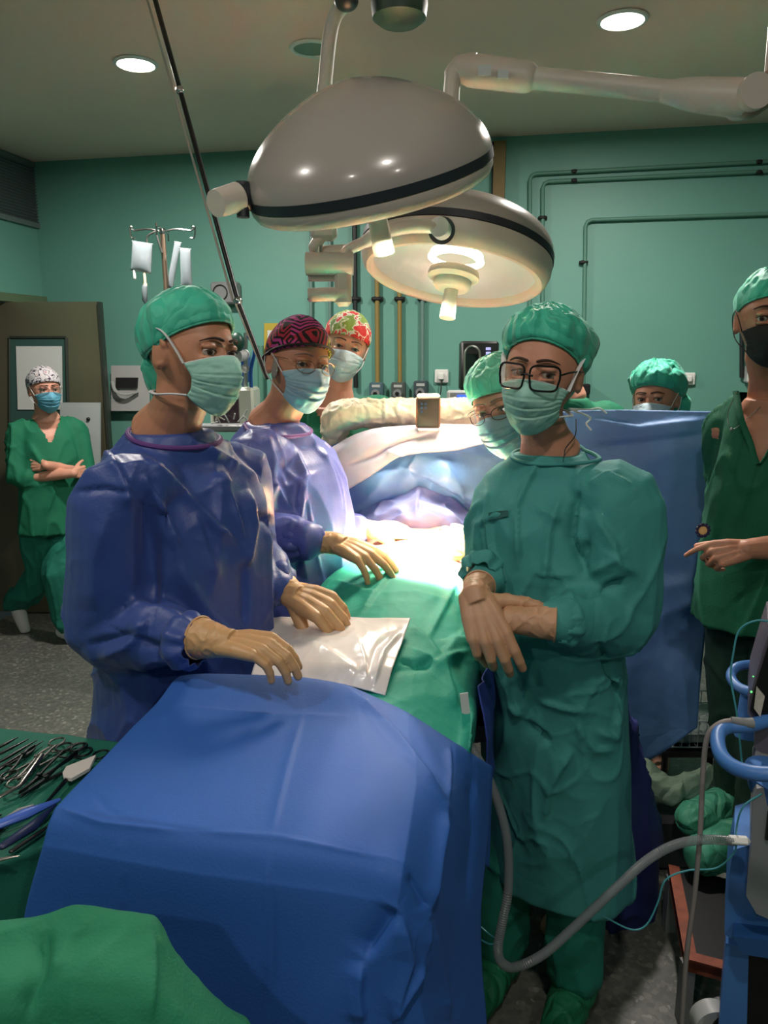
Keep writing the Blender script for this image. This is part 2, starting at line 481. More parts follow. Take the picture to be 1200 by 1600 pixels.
wall_pipe([(486, 230), (486, 612)], .010, M_pgrey, 'thin grey pipe left of the lamp bracket, running down the wall', 'vertical service pipes', [(486, 467)])
wall_pipe([(515, 230), (516, 612)], .009, M_pgrey, 'thin grey pipe just right of the lamp bracket stem', 'vertical service pipes', [(516, 467)])
wall_pipe([(553, 230), (556, 606)], .015, M_pblack, 'black gas pipe running down the wall above the flowered cap', 'vertical service pipes', [(554, 467)])
wall_pipe([(588, 230), (590, 600)], .015, M_pyel, 'ochre gas pipe ending at the leftmost wall outlet box', 'vertical service pipes', [(589, 467)])
wall_pipe([(623, 230), (625, 600)], .014, M_pyel, 'ochre gas pipe ending at the middle wall outlet box', 'vertical service pipes', [(624, 467)])
wall_pipe([(660, 230), (660, 600)], .013, M_pgrey, 'grey blue gas pipe ending at the rightmost wall outlet box', 'vertical service pipes', [(660, 467)])
wall_pipe([(828, 520), (828, 272), (1320, 246)], .011, M_pteal, 'wall coloured pipe, outer one of the pair turning a corner beside the lamps', 'bent wall pipes', [(828, 340), (898, 268), (1187, 253)])
wall_pipe([(848, 520), (848, 284), (1320, 262)], .011, M_pteal, 'wall coloured pipe, inner one of the pair turning a corner beside the lamps', 'bent wall pipes', [(848, 340), (898, 282), (1187, 269)])
wall_pipe([(911, 640), (915, 344), (1320, 330)], .011, M_pteal, 'lone bent pipe under the pair, dropping behind the big green cap', 'bent wall pipes', [(912, 410)])
wall_pipe([(1159, 480), (1159, 590)], .012, M_pblack, 'short black pipe on the wall beside the black mask', 'vertical service pipes')
g = G(); a, b = W(780, 222, .04), W(780, 352, .04); g.box((a + b) / 2, (.065, .06, (a - b).length), rotz(-PHI))
tag(g.make('duct', mat('duct_brown', (112, 92, 48), 0.5), None, False), 'brown vertical duct on the wall behind the domed lamps', 'duct')
g = G(); a, b = W(771, 222, .03), W(771, 352, .03); g.tube([a, b], .012, 8)
tag(g.make('cable', M_black, None), 'black cable running down beside the brown wall duct', 'cable')
def outlet(px, py, label, colr):
    c = W(px, py, 0.03); root = thing('gas_outlet', c, label, 'gas outlet', 'gas outlets on the back wall')
    R = rotz(-PHI); g = G(); g.box(c, (.085, .06, .115), R, bev=.008); g.make('outlet_box', colr, root)
    g = G(); q = c + WN * 0.03 + Vector((0, 0, -0.01)); g.tube([q, q + WN * .025], .026, 16); g.make('socket_ring', M_grey, root)
    g = G(); g.tube([q + WN * .02, q + WN * .035], .012, 12); g.make('socket_hole', M_black, root)
    g = G(); g.box(c + WN * 0.031 + Vector((0, 0, 0.035)), (.05, .002, .016), R); g.make('name_plate', M_lgrey, root, False)
outlet(589, 612, 'grey gas outlet box with a plug in it, leftmost of three', mat('outlet_a', (70, 96, 104), 0.4))
outlet(623, 612, 'dark grey gas outlet box, middle of three', mat('outlet_b', (74, 82, 78), 0.4))
outlet(658, 610, 'dark gas outlet box with a brown coupling, rightmost of three', mat('outlet_c', (60, 74, 78), 0.4))
g = G(); c = W(658, 622, .09); g.tube([c, c - Vector((0, 0, .05))], .02, 12); tag(g.make('coupling', mat('coupling_brown', (92, 60, 48), .4), None), 'brown hose coupling plugged into the rightmost outlet box', 'coupling')
def socket(px, py, s, label):
    c = W(px, py, .012); root = thing('wall_socket', c, label, 'socket'); g = G(); g.box(c, (s, .02, s), rotz(-PHI), bev=.006); g.make('socket_plate', M_white, root)
    g = G(); g.box(c + WN * .02, (s * .45, .025, s * .5), rotz(-PHI), bev=.006); g.make('plug', M_white, root); return root
SOCK = socket(690, 588, .082, 'white wall socket with a plug, left of the black ventilator screen')
socket(1076, 592, .07, 'pale wall socket behind the woman peeking over the drape')
g = G(); g.tube(smooth_path([W(690, 594, .03), W(688, 615, .05), W(680, 640, .06), W(672, 664, .08)], 12), .004, 6)
g.make('power_cord', M_dark, SOCK)

# posters and paper things on the wall
def sheet(name, a, b, m, label, cat, off=.004):
    g = G(); (x0, y0), (x1, y1) = a, b
    g.prism([W(x0, y0, off), W(x1, y0, off), W(x1, y1, off), W(x0, y1, off)], (0, 0, 0), WN * 0.004)
    return tag(g.make(name, m, None, False), label, cat)
y = sheet('poster', (413, 505), (446, 562), mat('poster_yellow', (182, 160, 56), 0.6), 'yellow poster with a white panel beside the patterned red cap', 'poster')
g = G(); g.prism([W(418, 516, .01), W(440, 516, .01), W(440, 530, .01), W(418, 530, .01)], (0, 0, 0), WN * .001); g.make('poster_panel', M_paper, y, False)
d = sheet('paper_dispenser', (174, 571), (234, 642), M_lgrey, 'grey white dispenser box on the wall beside the steel door', 'dispenser', .06)
g = G(); g.prism([W(182, 590, .07), W(216, 590, .07), W(215, 606, .07), W(182, 606, .07)], (0, 0, 0), WN * .01); g.make('dispenser_slot', M_dark, d, False)
g = G(); g.tube(smooth_path([W(176, 596, .07), W(180, 610, .1), W(195, 616, .11), (W(216, 612, .08))], 10), .012, 8, flat=.5); g.make('paper_roll', mat('roll_grey', (150, 154, 150), .7), d)
c = W(353, 458, .05); root = thing('wall_box', c, 'grey metal box with a round dial on the wall behind the first cap', 'wall box')
g = G(); g.box(c, (.17, .08, .13), rotz(-PHI), bev=.01); g.make('box_housing', M_grey, root)
g = G(); q = c + WN * .04 + Vector((-.02, 0, 0)); g.tube([vec(q) + vec(WDIR) * math.cos(t) * .045 + vec((0, 0, 1)) * math.sin(t) * .045 for t in np.linspace(0, 2 * math.pi, 24, endpoint=False)], .004, 6, closed=True); g.make('dial_ring', M_dark, root)

# ================================================================ ceiling fittings
def downlight(p, watts, on, label, emit=14.0):
    root = thing('downlight', (p[0], p[1], CEIL - .02), label, 'ceiling light', 'round downlights in the ceiling')
    g = G(); c = vec((p[0], p[1], CEIL))
    g.lathe([(.088, 0), (.092, -.004), (.088, -.010), (.078, -.012), (.074, -.006), (.074, -.001)], c, n=40); g.make('trim_ring', M_white, root)
    g = G(); g.lathe([(.0, -.006), (.04, -.0065), (.074, -.005)], c, n=40)
    m = mat('lit_diffuser', (255, 246, 232), emit=emit) if on else mat('unlit_diffuser', (96, 118, 104), 0.4)
    g.make('diffuser', m, root)
    if on:
        ld = bpy.data.lights.new('downlight_lamp', 'AREA'); ld.shape = 'DISK'; ld.size = 0.14; ld.energy = watts; ld.color = (1.0, 0.93, 0.85)
        lo = bpy.data.objects.new('downlight_lamp', ld); COL.objects.link(lo); lo.location = (0, 0, -0.02); lo.parent = root
DL1 = Pz(212, 98, CEIL); DL2 = Pz(973, 29, CEIL); DL3 = Pz(488, 74, CEIL)
downlight(DL1, DOWNLIGHT_W, True, 'lit round downlight in the ceiling left of the slanted rod')
downlight(DL2, DOWNLIGHT_W, True, 'lit round downlight in the ceiling above the horizontal lamp arm')
downlight(DL3, 0, False, 'unlit round ceiling fitting beside the bent lamp stem')
for p, q in (((-1.5, .9), 'over the left instrument table'), ((.2, .2), 'right over the camera'), ((-1.0, -1.2), 'behind the camera on the left'), ((1.0, -1.2), 'behind the camera on the right')):  # extra downlights added out of view to light the foreground
    downlight(p, DOWNLIGHT_ADDED_W, True, 'added unseen ceiling downlight ' + q)
# ================================================================ surgical lamps
M_shell = mat('lamp_shell', (158, 150, 144), 0.24, coat=0.6)
M_shell2 = mat('lamp_shell_lower', (200, 184, 170), 0.45)
M_seam = mat('lamp_seam', (34, 38, 44), 0.45)
M_arm = mat('lamp_arm', (204, 192, 180), 0.45)
M_handle = mat('lamp_handle', (230, 220, 200), 0.45)

def axis_frame(n):
    n = nrm(n); x = nrm(np.cross((0, 1.0, 0), n)); y = np.cross(n, x); return frame(x, y, n)

def dome(root, c, n, R, H, reflector=True, lit=60.0, peak=0.0, dl=.18):
    n = nrm(n)
    prof = []
    for k in range(25):                                   # upper shell
        t = k / 24 * math.pi / 2
        prof.append((R * math.sin(t) ** (0.95 + peak) + 1e-4, H * math.cos(t) ** (1.0 + .4 * peak) + 0.035 * R))
    prof.append((R * 0.985, 0.03 * R))
    g = G(); g.lathe(prof, c, n, 72); g.make('upper_shell', M_shell, root)
    g = G(); g.lathe([(R * .97, .04 * R), (R * 1.006, .035 * R), (R * 1.008, -.035 * R), (R * .97, -.04 * R)], c, n, 72); g.make('seam_band', M_seam, root)
    g = G(); g.lathe([(R * .98, -.03 * R), (R * 1.0, -.045 * R), (R * .995, -.55 * dl * R), (R * .965, -.85 * dl * R), (R * .92, -1.0 * dl * R), (R * .87, -.98 * dl * R), (R * .85, -.90 * dl * R), (R * .845, -.7 * dl * R)], c, n, 72)
    g.make('lower_shell', M_shell2, root)
    # reflector bowl behind the clear cover
    mr = bpy.data.materials.get('reflector')
    if mr is None:
        mr = mat('reflector', (204, 210, 212), 0.35, 0.35)
        nt = mr.node_tree; b = nt.nodes['Principled BSDF']; tc = nt.nodes.new('ShaderNodeTexCoord')
        v = nt.nodes.new('ShaderNodeTexVoronoi'); v.inputs['Scale'].default_value = 30
        nt.links.new(tc.outputs['Object'], v.inputs['Vector'])
        bp = nt.nodes.new('ShaderNodeBump'); bp.inputs['Strength'].default_value = 0.35; bp.inputs['Distance'].default_value = .004
        nt.links.new(v.outputs['Distance'], bp.inputs['Height']); nt.links.new(bp.outputs[0], b.inputs['Normal'])
    g = G(); g.lathe([(R * .85, -.75 * dl * R), (R * .78, -.03 * R), (R * .55, .10 * R), (R * .25, .16 * R), (.001, .17 * R)], c, n, 72); g.make('reflector_bowl', mr, root)
    # hub and the sterile handle
    cc = vec(c)
    g = G(); g.lathe([(.001, -.0 * R), (R * .26, -.0 * R), (R * .27, -.04 * R), (R * .27, -.07 * R), (R * .22, -.09 * R), (R * .20, -.10 * R), (R * .20, -.15 * R), (R * .17, -.19 * R), (R * .15, -.20 * R), (.001, -.20 * R)], cc - n * (.03 + (dl - .18) * R), n, 40)
    g.make('hub', M_handle, root)
    g = G(); q0 = cc - n * (dl - .18) * R; g.tube([q0 - n * (.19 * R), q0 - n * (.19 * R + .045), q0 - n * (.19 * R + .12)], [.021, .021, .024], 20); g.make('sterile_handle', M_handle, root)
    if lit:
        mb = mat('lamp_bulb', (255, 240, 214), emit=3.5)
        g = G(); g.lathe([(R * .28, .06 * R), (R * .285, .03 * R), (R * .30, .0), (R * .22, -.005)], cc - n * .02, n, 36); g.make('bulb_ring', mb, root)

# near lamp, seen from behind
def lamp_near():
    c = P(576, 272, 1.72)
    n = nrm((-0.20, -math.sin(math.radians(22)), math.cos(math.radians(22))))
    r = 193 / FPX * (c - CAM).dot(F_AX)
    root = thing('surgical_lamp', c, 'near domed surgical lamp seen from behind, with a dark seam round its rim', 'surgical lamp')
    dome(root, c, n, r, r * .66, peak=.30, dl=.17)
    # end cap with the black collar at the left rim
    a = P(392, 306, 1.66); b = P(372, 308, 1.64); d = P(337, 318, 1.60)
    g = G(); g.tube([a, b], .028, 24); g.tube([P(378, 284, 1.64), P(380, 340, 1.64)], .013, 12); g.make('collar', M_seam, root)
    g = G(); g.tube([b, P(345, 316, 1.61), d], [.029, .027, .026], 24); g.make('end_cap', M_arm, root)
    # long spring arm over the team to the right
    pts = [P(706, 215, 1.95), P(705, 165, 1.95), P(708, 122, 1.95), P(722, 104, 1.95), P(745, 101, 1.94)]
    g = G(); g.tube(smooth_path(pts, 16), [.019] * 8 + [.024] * 8, 16); g.make('drop_arm', M_arm, root)
    g = G(); g.tube([P(722, 108, 1.95), P(735, 110, 1.95), P(820, 120, 1.93)], [.030, .035, .034], 20, rnd=True); g.make('arm_elbow', M_arm, root)
    g = G(); g.tube(smooth_path([P(816, 120, 1.93), P(920, 130, 1.9), P(1045, 143, 1.85)], 10), .0235, 20); g.make('spring_arm', M_arm, root)
    g = G(); g.tube(smooth_path([P(1040, 143, 1.85), P(1090, 148, 1.83), P(1170, 154, 1.8)], 10), [.0235, .026, .029, .032, .034, .036, .037, .038, .039, .039], 20, rnd=True); g.make('arm_shoulder', M_arm, root)
    g = G(); q = P(1168, 152, 1.8); g.tube([q + Vector((0, -.045, .0)), q + Vector((0, .045, 0))], .036, 24); g.make('pivot_disc', M_arm, root)
    g = G(); g.box(P(757, 110, 1.897), (.030, .003, .022), rotz(0)); g.box(P(786, 116, 1.893), (.024, .003, .018)); g.make('rating_plate', M_paper, root, False)
    g = G(); p = P(1196, 140, 1.8); t = Vector((p.x + .02, p.y, CEIL)); g.tube([P(1170, 160, 1.8), P(1215, 128, 1.8)], .034, 18, rnd=True); g.tube([P(1208, 150, 1.8), Vector((P(1208, 150, 1.8).x, 1.8, CEIL))], .022, 18); g.make('ceiling_post', mat('post_brown', (150, 128, 108), .4), root)
    return root, c, n, r
lampA, lampA_c, lampA_n, lampA_r = lamp_near()

def lamp_far():
    c = P(714, 396, 2.45)
    n = nrm((0.155, math.sin(math.radians(13)), math.cos(math.radians(13))))
    r = 149 / FPX * (c - CAM).dot(F_AX)
    root = thing('surgical_lamp', c, 'far surgical lamp showing its lit round reflector under a grey dome', 'surgical lamp')
    dome(root, c, n, r, r * .46, dl=.27)
    # pivot on the near rim with the curved fork arm
    a = P(690, 363, 2.17)
    g = G(); g.tube([P(692, 360, 2.20), P(690, 360, 2.165)], .036, 24); g.make('pivot_collar', M_seam, root)
    g = G(); g.tube([P(691, 360, 2.17), P(686, 354, 2.13)], .026, 24); g.make('pivot_knob', M_white, root)
    g = G(); g.tube(smooth_path([P(686, 354, 2.15), P(640, 354, 2.15), P(600, 363, 2.15), P(570, 378, 2.15), P(545, 390, 2.15), P(537, 402, 2.15), P(542, 418, 2.15)], 24), [.018] * 12 + [.015] * 12, 14); g.make('fork_arm', M_arm, root)
    # bracket of stacked joints
    g = G(); g.tube([P(478, 412, 2.15), P(552, 412, 2.15)], .030, 20); g.tube([P(486, 399, 2.17), P(545, 396, 2.17)], .024, 20); g.make('bracket_joint', M_arm, root)
    g = G(); g.box(P(536, 440, 2.16), (.045, .05, .13), bev=.01); g.make('bracket_stem', M_arm, root)
    g = G(); g.tube([P(482, 461, 2.15), P(543, 459, 2.15)], .0185, 18, rnd=False); g.make('bracket_foot', M_arm, root)
    g = G(); g.tube([P(482, 434, 2.16), P(528, 434, 2.16)], .010, 12); g.make('bracket_bar', M_arm, root)
    # stem from the ceiling down behind the near lamp
    g = G(); g.tube([P(498, 350, 2.15), P(497, 396, 2.15)], .012, 12); g.make('stem_pin', M_steel, root)
    g = G(); g.box(P(506, 358, 2.15), (.07, .045, .06), bev=.012); g.tube([P(500, 372, 2.15), P(491, 386, 2.15)], .016, 14, rnd=True); g.make('stem_block', M_arm, root)
    g = G(); g.tube(smooth_path([P(545, -2, 2.1), P(524, 24, 2.12), P(515, 60, 2.13), P(508, 130, 2.15), P(506, 160, 2.15), P(505, 345, 2.15)], 26), .0185, 16); g.make('bent_stem', M_arm, root)
    g = G(); q = P(541, -8, 2.08); g.tube([q, Vector((q.x, q.y, CEIL))], .03, 20); g.ball(P(541, 2, 2.08), (.03, .03, .022)); g.make('stem_knuckle', M_seam, root)
    ld = bpy.data.lights.new('surgical_beam', 'SPOT'); ld.energy = SURGICAL_FAR_W; ld.color = (1.0, 0.84, 0.64); ld.spot_size = math.radians(20.5); ld.spot_blend = 0.5; ld.shadow_soft_size = 0.10
    lo = bpy.data.objects.new('surgical_beam', ld); COL.objects.link(lo); lo.parent = root
    tgt = P(660, 862, 2.15); src = Vector(vec(c) - n * .13)
    lo.location = src - Vector(c); lo.rotation_euler = (tgt - src).to_track_quat('-Z', 'Y').to_euler()
    l2 = bpy.data.lights.new('surgical_spill', 'SPOT'); l2.energy = SURGICAL_SPILL_W; l2.color = (1.0, 0.86, 0.68); l2.spot_size = math.radians(115); l2.spot_blend = 0.9; l2.shadow_soft_size = 0.12
    q = bpy.data.objects.new('surgical_spill', l2); COL.objects.link(q); q.parent = root; q.location = lo.location; q.rotation_euler = lo.rotation_euler
    return root
lampB = lamp_far()
ld = bpy.data.lights.new('surgical_beam', 'SPOT'); ld.energy = SURGICAL_NEAR_W; ld.color = (1.0, 0.84, 0.64); ld.spot_size = math.radians(17); ld.spot_blend = 0.5; ld.shadow_soft_size = 0.12
lo = bpy.data.objects.new('surgical_beam', ld); COL.objects.link(lo); lo.parent = lampA
src = Vector(vec(lampA_c) - lampA_n * .12); tgt = P(655, 862, 2.15)
lo.location = src - Vector(lampA_c); lo.rotation_euler = (tgt - src).to_track_quat('-Z', 'Y').to_euler()

# round dark hood hanging from the ceiling
c = P(624, 8, 2.15); root = thing('ceiling_mount', c, 'round dark green mount hanging from the ceiling above the domes', 'ceiling mount')
g = G(); g.lathe([(.0001, -.045), (.05, -.043), (.068, -.03), (.072, 0), (.070, .06), (.06, .07)], c, (0, 0, 1), 40); g.make('mount_cup', mat('mount_green', (62, 82, 70), .5), root)
g = G(); g.tube([c + Vector((0, 0, .05)), Vector((c.x, c.y, CEIL))], .035, 20); g.make('mount_post', M_seam, root)
g = G(); g.lathe([(.071, .035), (.075, .035), (.075, .06), (.071, .06)], c, (0, 0, 1), 40); g.make('mount_ring', mat('mount_ring', (120, 128, 118), .4), root)

# slanted rod of a ceiling pendant
a = P(226, -60, 2.9); b = P(372, 470, 2.62); d = P(418, 592, 2.56)
a = a + (a - b) * ((CEIL - a.z) / max((a - b).z, .01)) if a.z < CEIL else b + (a - b) * ((CEIL - b.z) / (a - b).z)
root = thing('pendant_rod', b, 'long slanted black rod running from the ceiling down behind the patterned red cap', 'rod')
g = G(); g.tube([a, b], .0085, 10); g.tube([b, d], .0075, 10); g.make('rod', M_black, root)
o = Vector((-.016, -.004, 0)); g = G(); g.tube([a + o * 1.6, b + o], .004, 8); g.tube([b + o * .7, d + o * .3], .0035, 8); g.make('rod_cable', mat('cable_white', (190, 180, 170), .35), root)
g = G(); q = P(268, 176, 2.8)
for t in (.33, 1.0): 
    q = a.lerp(b, t); g.ball(q, .015)
g.make('rod_joint', M_chrome, root)
# ================================================================ people
def skin(name, c): return mat(name, c, 0.5, var=0.07, vscale=14, bump=0.10, bscale=180, sss=0.12)
M_eye = mat('eye_white', (168, 158, 150), 0.3); M_iris = mat('iris_brown', (62, 40, 28), 0.2); M_pupil = mat('pupil', (10, 8, 8), 0.1)
M_brow = mat('brow_hair', (62, 42, 32), 0.8); M_hair = mat('dark_hair', (40, 28, 22), 0.6)

def head_surface(d):
    """radius model of a head: unit directions (n,3) -> points, face towards -Y"""
    x, y, z = d[:, 0].copy(), d[:, 1].copy(), d[:, 2].copy()
    p = np.stack([x * .077, y * .098, z * .120], 1)
    p[:, 1] += .006
    low = np.clip(-z, 0, 1)
    p[:, 0] *= 1 - .30 * low ** 1.3
    back = (y > 0)
    p[:, 1] = np.where(back, p[:, 1] * (1 - .40 * low ** 1.1), p[:, 1] * (1 - .08 * low))
    front = np.clip(-y, 0, 1)
    p[:, 1] += .007 * front ** 4 * (np.abs(x) < 2)
    X, Y, Z = p[:, 0], p[:, 1], p[:, 2]
    def gb(cx, cz, sx, sz): return np.exp(-((np.abs(X) - cx) / sx) ** 2 - ((Z - cz) / sz) ** 2) * (front > .15)
    dy = np.zeros(len(p))
    dy += .011 * gb(.031, .001, .017, .012)                  # sockets
    dy -= .005 * gb(.028, .024, .020, .008)                  # brow ridge
    dy -= .004 * gb(.045, -.022, .018, .018)                 # cheeks
    t = np.clip((.012 - Z) / .050, 0, 1) * (Z > -.052)
    dy -= (.006 + .018 * t) * np.exp(-(X / (.008 + .006 * t)) ** 2) * (front > .3) * np.clip((.02 - Z) / .012, 0, 1) * np.clip((Z + .056) / .008, 0, 1)
    dy -= .006 * np.exp(-(X / .02) ** 2 - ((Z + .066) / .007) ** 2) * (front > .2)
    dy -= .006 * np.exp(-(X / .02) ** 2 - ((Z + .078) / .006) ** 2) * (front > .2)
    dy -= .007 * np.exp(-(X / .02) ** 2 - ((Z + .104) / .012) ** 2) * (front > .1)
    p[:, 1] += dy
    return p

class Head:
    """C: world centre; yaw turns towards +X, pitch > 0 looks down, roll > 0 tips the crown to the left of the picture"""
    def __init__(s, C, yaw=0, pitch=0, roll=0, k=1.0):
        s.C = vec(C); s.k = k
        s.R = np.array(Matrix.Rotation(math.radians(yaw), 3, 'Z') @ Matrix.Rotation(math.radians(pitch), 3, 'X') @ Matrix.Rotation(math.radians(-roll), 3, 'Y'))
    def w(s, p): return (vec(p) * s.k) @ s.R.T + s.C
    def mesh(s, g):
        b = G(); b.ball((0, 0, 0), 1.0, nu=72, nv=56); d = vec(b.V); d /= np.linalg.norm(d, axis=1, keepdims=True)
        # more vertices to the front
        g.add(s.w(head_surface(d)), b.F)
        for sx in (-1, 1):
            e = G(); e.ball((sx * .078, .010, -.012), (.008, .019, .031), R=np.array(Matrix.Rotation(math.radians(-14 * sx), 3, 'Z') @ Matrix.Rotation(math.radians(12), 3, 'X')))
            g.add(s.w(e.V), e.F)
            e = G(); e.tube([(sx * .082, .002 + .015 * math.cos(t) + .008, -.006 + .026 * math.sin(t)) for t in np.linspace(-2.0, 2.6, 12)], .0048, 8, rnd=True)
            g.add(s.w(e.V), e.F)
            e = G(); e.ball((sx * .031, -.0768, .0118), (.0168, .0130, .0080)); e.ball((sx * .031, -.0758, -.0108), (.0155, .0124, .0064))
            g.add(s.w(e.V), e.F)
    def eyes(s, root, gaze=(0, 0), closed=0.0, mi=None):
        for sx in (-1, 1):
            g = G(); c = vec((sx * .031, -.0755, .0005)); r = .0125
            g.ball(s.w(c), r * s.k, nu=16, nv=10)
            o = g.make('eye', M_eye, root)
            gd = nrm((gaze[0], -1, gaze[1])); f = axis_frame(gd) if False else None
            q = G(); cc = c + gd * r * .72
            u = nrm(np.cross(gd, (0, 0, 1))); v = np.cross(u, gd)
            ring = [cc + (u * math.cos(t) + v * math.sin(t)) * .0066 for t in np.linspace(0, 2 * math.pi, 20, endpoint=False)]
            q.loft([(s.w(c + gd * r * .55), s.w(u * .0062) - s.C, s.w(v * .0062) - s.C), (s.w(c + gd * r * .90), s.w(u * .0060) - s.C, s.w(v * .0060) - s.C), (s.w(c + gd * r * 1.02), s.w(u * .0045) - s.C, s.w(v * .0045) - s.C), (s.w(c + gd * r * 1.04), s.w(u * .002) - s.C, s.w(v * .002) - s.C)], 16)
            q.make('iris', mi or M_iris, o)
            q = G(); q.ball(s.w(c + gd * r * 1.0), .0026 * s.k, nu=10, nv=8); q.make('pupil', M_pupil, o)
            q = G(); q.tube([s.w((sx * .031 + a * .0165, -.0868 + .0045 * a * a + (.0030 if a * sx > .8 else 0), .0062 - .0052 * a * a - closed * .003)) for a in np.linspace(-1, 1, 9)], [.0006, .0011, .0014, .0016, .0017, .0018, .0018, .0016, .0006], 6)
            q.make('eyelashes', M_brow, root)
    def brows(s, root, m=None, lift=0.0, thick=1.0):
        for sx in (-1, 1):
            q = G(); pts = []; rr = []
            for a in np.linspace(0, 1, 9):
                X = .013 + .039 * a; pts.append(s.w((sx * X, -.0950 + .022 * a ** 2.2, .0255 + lift + .0045 * math.sin(a * 2.8) - .006 * a ** 2)))
                rr.append((.0054 - .0034 * a ** 2) * s.k * thick)
            q.tube(pts, rr, 8, rnd=True, flat=.6); q.make('eyebrow', m or M_brow, root)

def neck_parts(g, H, N, r=.056):
    """neck from under the head to the chest point N"""
    a = H.w((0, .022, -.045)); b = H.w((0, .026, -.10)); N = vec(N)
    g.tube([a, b, (b + N) / 2, N], [r * 1.0 * H.k, r * H.k, r * 1.02, r * 1.35], 24, rnd=True)

def cap_puffy(H, root, m, puff=.022, front=.060, nape=-.055, seed=0., bun=None, wrinkle=.006, rim=True, lean=0.0, name='bouffant_cap', back=.03, grid=(84, 40), tuck=1.035):
    """gathered surgical cap; front / nape are the heights of its edge at forehead and nape"""
    nu, nv = grid; c0 = vec((0, .008, .012)); V = []
    for j in range(nv + 1):
        v = j / nv
        for i in range(nu):
            ph = 2 * math.pi * i / nu; fy = -math.cos(ph); sx = math.sin(ph)      # ph 0 = forehead
            ze = front * (1 - fy) / 2 + nape * (1 + fy) / 2 if False else (front * max(0, -fy) ** .8 + (.012 + lean * sx) * (1 - abs(fy)) + nape * max(0, fy) ** .8 + (0 if abs(fy) > 0 else 0))
            rx, ry, rz = .0815 * tuck, .1035 * tuck, .1225
            # edge point on the head ellipsoid at height ze
            zz = (ze - 0) / rz; rr = math.sqrt(max(.05, 1 - zz * zz)); low = max(0, -ze) / .12
            ex = vec((sx * rx * rr * (1 - .2 * low), fy * ry * rr + .006 - (.018 * low if fy > 0 else 0), ze))
            th = (1 - v)                                                          # 0 at rim 1 at crown
            # direction sweep from rim to crown
            te = math.atan2(ze, math.hypot(rx * rr, ry * rr) * .9)
            el = te + (math.pi / 2 - te) * th
            hor = math.cos(el); up = math.sin(el)
            base = vec((sx * rx * hor, fy * ry * hor + .006, up * rz))
            w = min(1, (th / .12)) if th < .12 else 1
            bulge = puff * (math.sin(min(1, th / .40) * math.pi / 2) ** .7) * (1 - .42 * up ** 2 + back / puff * .5 * max(0, fy) * (1 - th))
            d = vec((sx * hor, fy * hor, up)); d = d / np.linalg.norm(d)
            p = base * w + ex * (1 - w) if th < .12 else base
            nz = noise.noise(Vector((sx * 3.2 + seed, fy * 3.2, th * 3.5)))
            g1 = 1 - abs(noise.noise(Vector((ph * 2.6 + seed, th * 1.3, seed)))) * 2
            g2 = 1 - abs(noise.noise(Vector((sx * 4 + seed, fy * 4 + th * 2, th * 5 + 3)))) * 2
            gather = math.sin(ph * 26 + 3 * nz) * .0022 * math.exp(-th * 7) * (1 if th > .01 else .3)
            r = bulge * (1 + .35 * nz) + wrinkle * (.6 * g1 * min(1, th * 4) + .6 * g2 * min(1, th * 4)) - wrinkle * .5 + gather
            V.append(H.w(p + d * r))
    F_ = [(j * nu + i, (j + 1) * nu + i, (j + 1) * nu + (i + 1) % nu, j * nu + (i + 1) % nu) for j in range(nv) for i in range(nu)]
    # v=0 is the crown: all the same point, fine
    o = mesh_obj(name, V, F_, m, root)
    if rim:
        g = G(); g.tube([V[nv * nu + i] for i in range(nu)], .0028 * H.k, 6, closed=True); g.make('elastic_edge', m, o)
    if bun:
        b = G(); b.ball((0, 0, 0), bun[1], nu=30, nv=22); Vb = vec(b.V) + vec(bun[0]); Nb = nrm_rows(vec(b.V)); 
        Vb = Vb + Nb * (ridged(Vb, 22, (1, 1, 1), seed)[:, None] * .006)
        mesh_obj('cap_bag', H.w(Vb), b.F, m, o)
    return o
def nrm_rows(A): return A / (np.linalg.norm(A, axis=1, keepdims=True) + 1e-9)

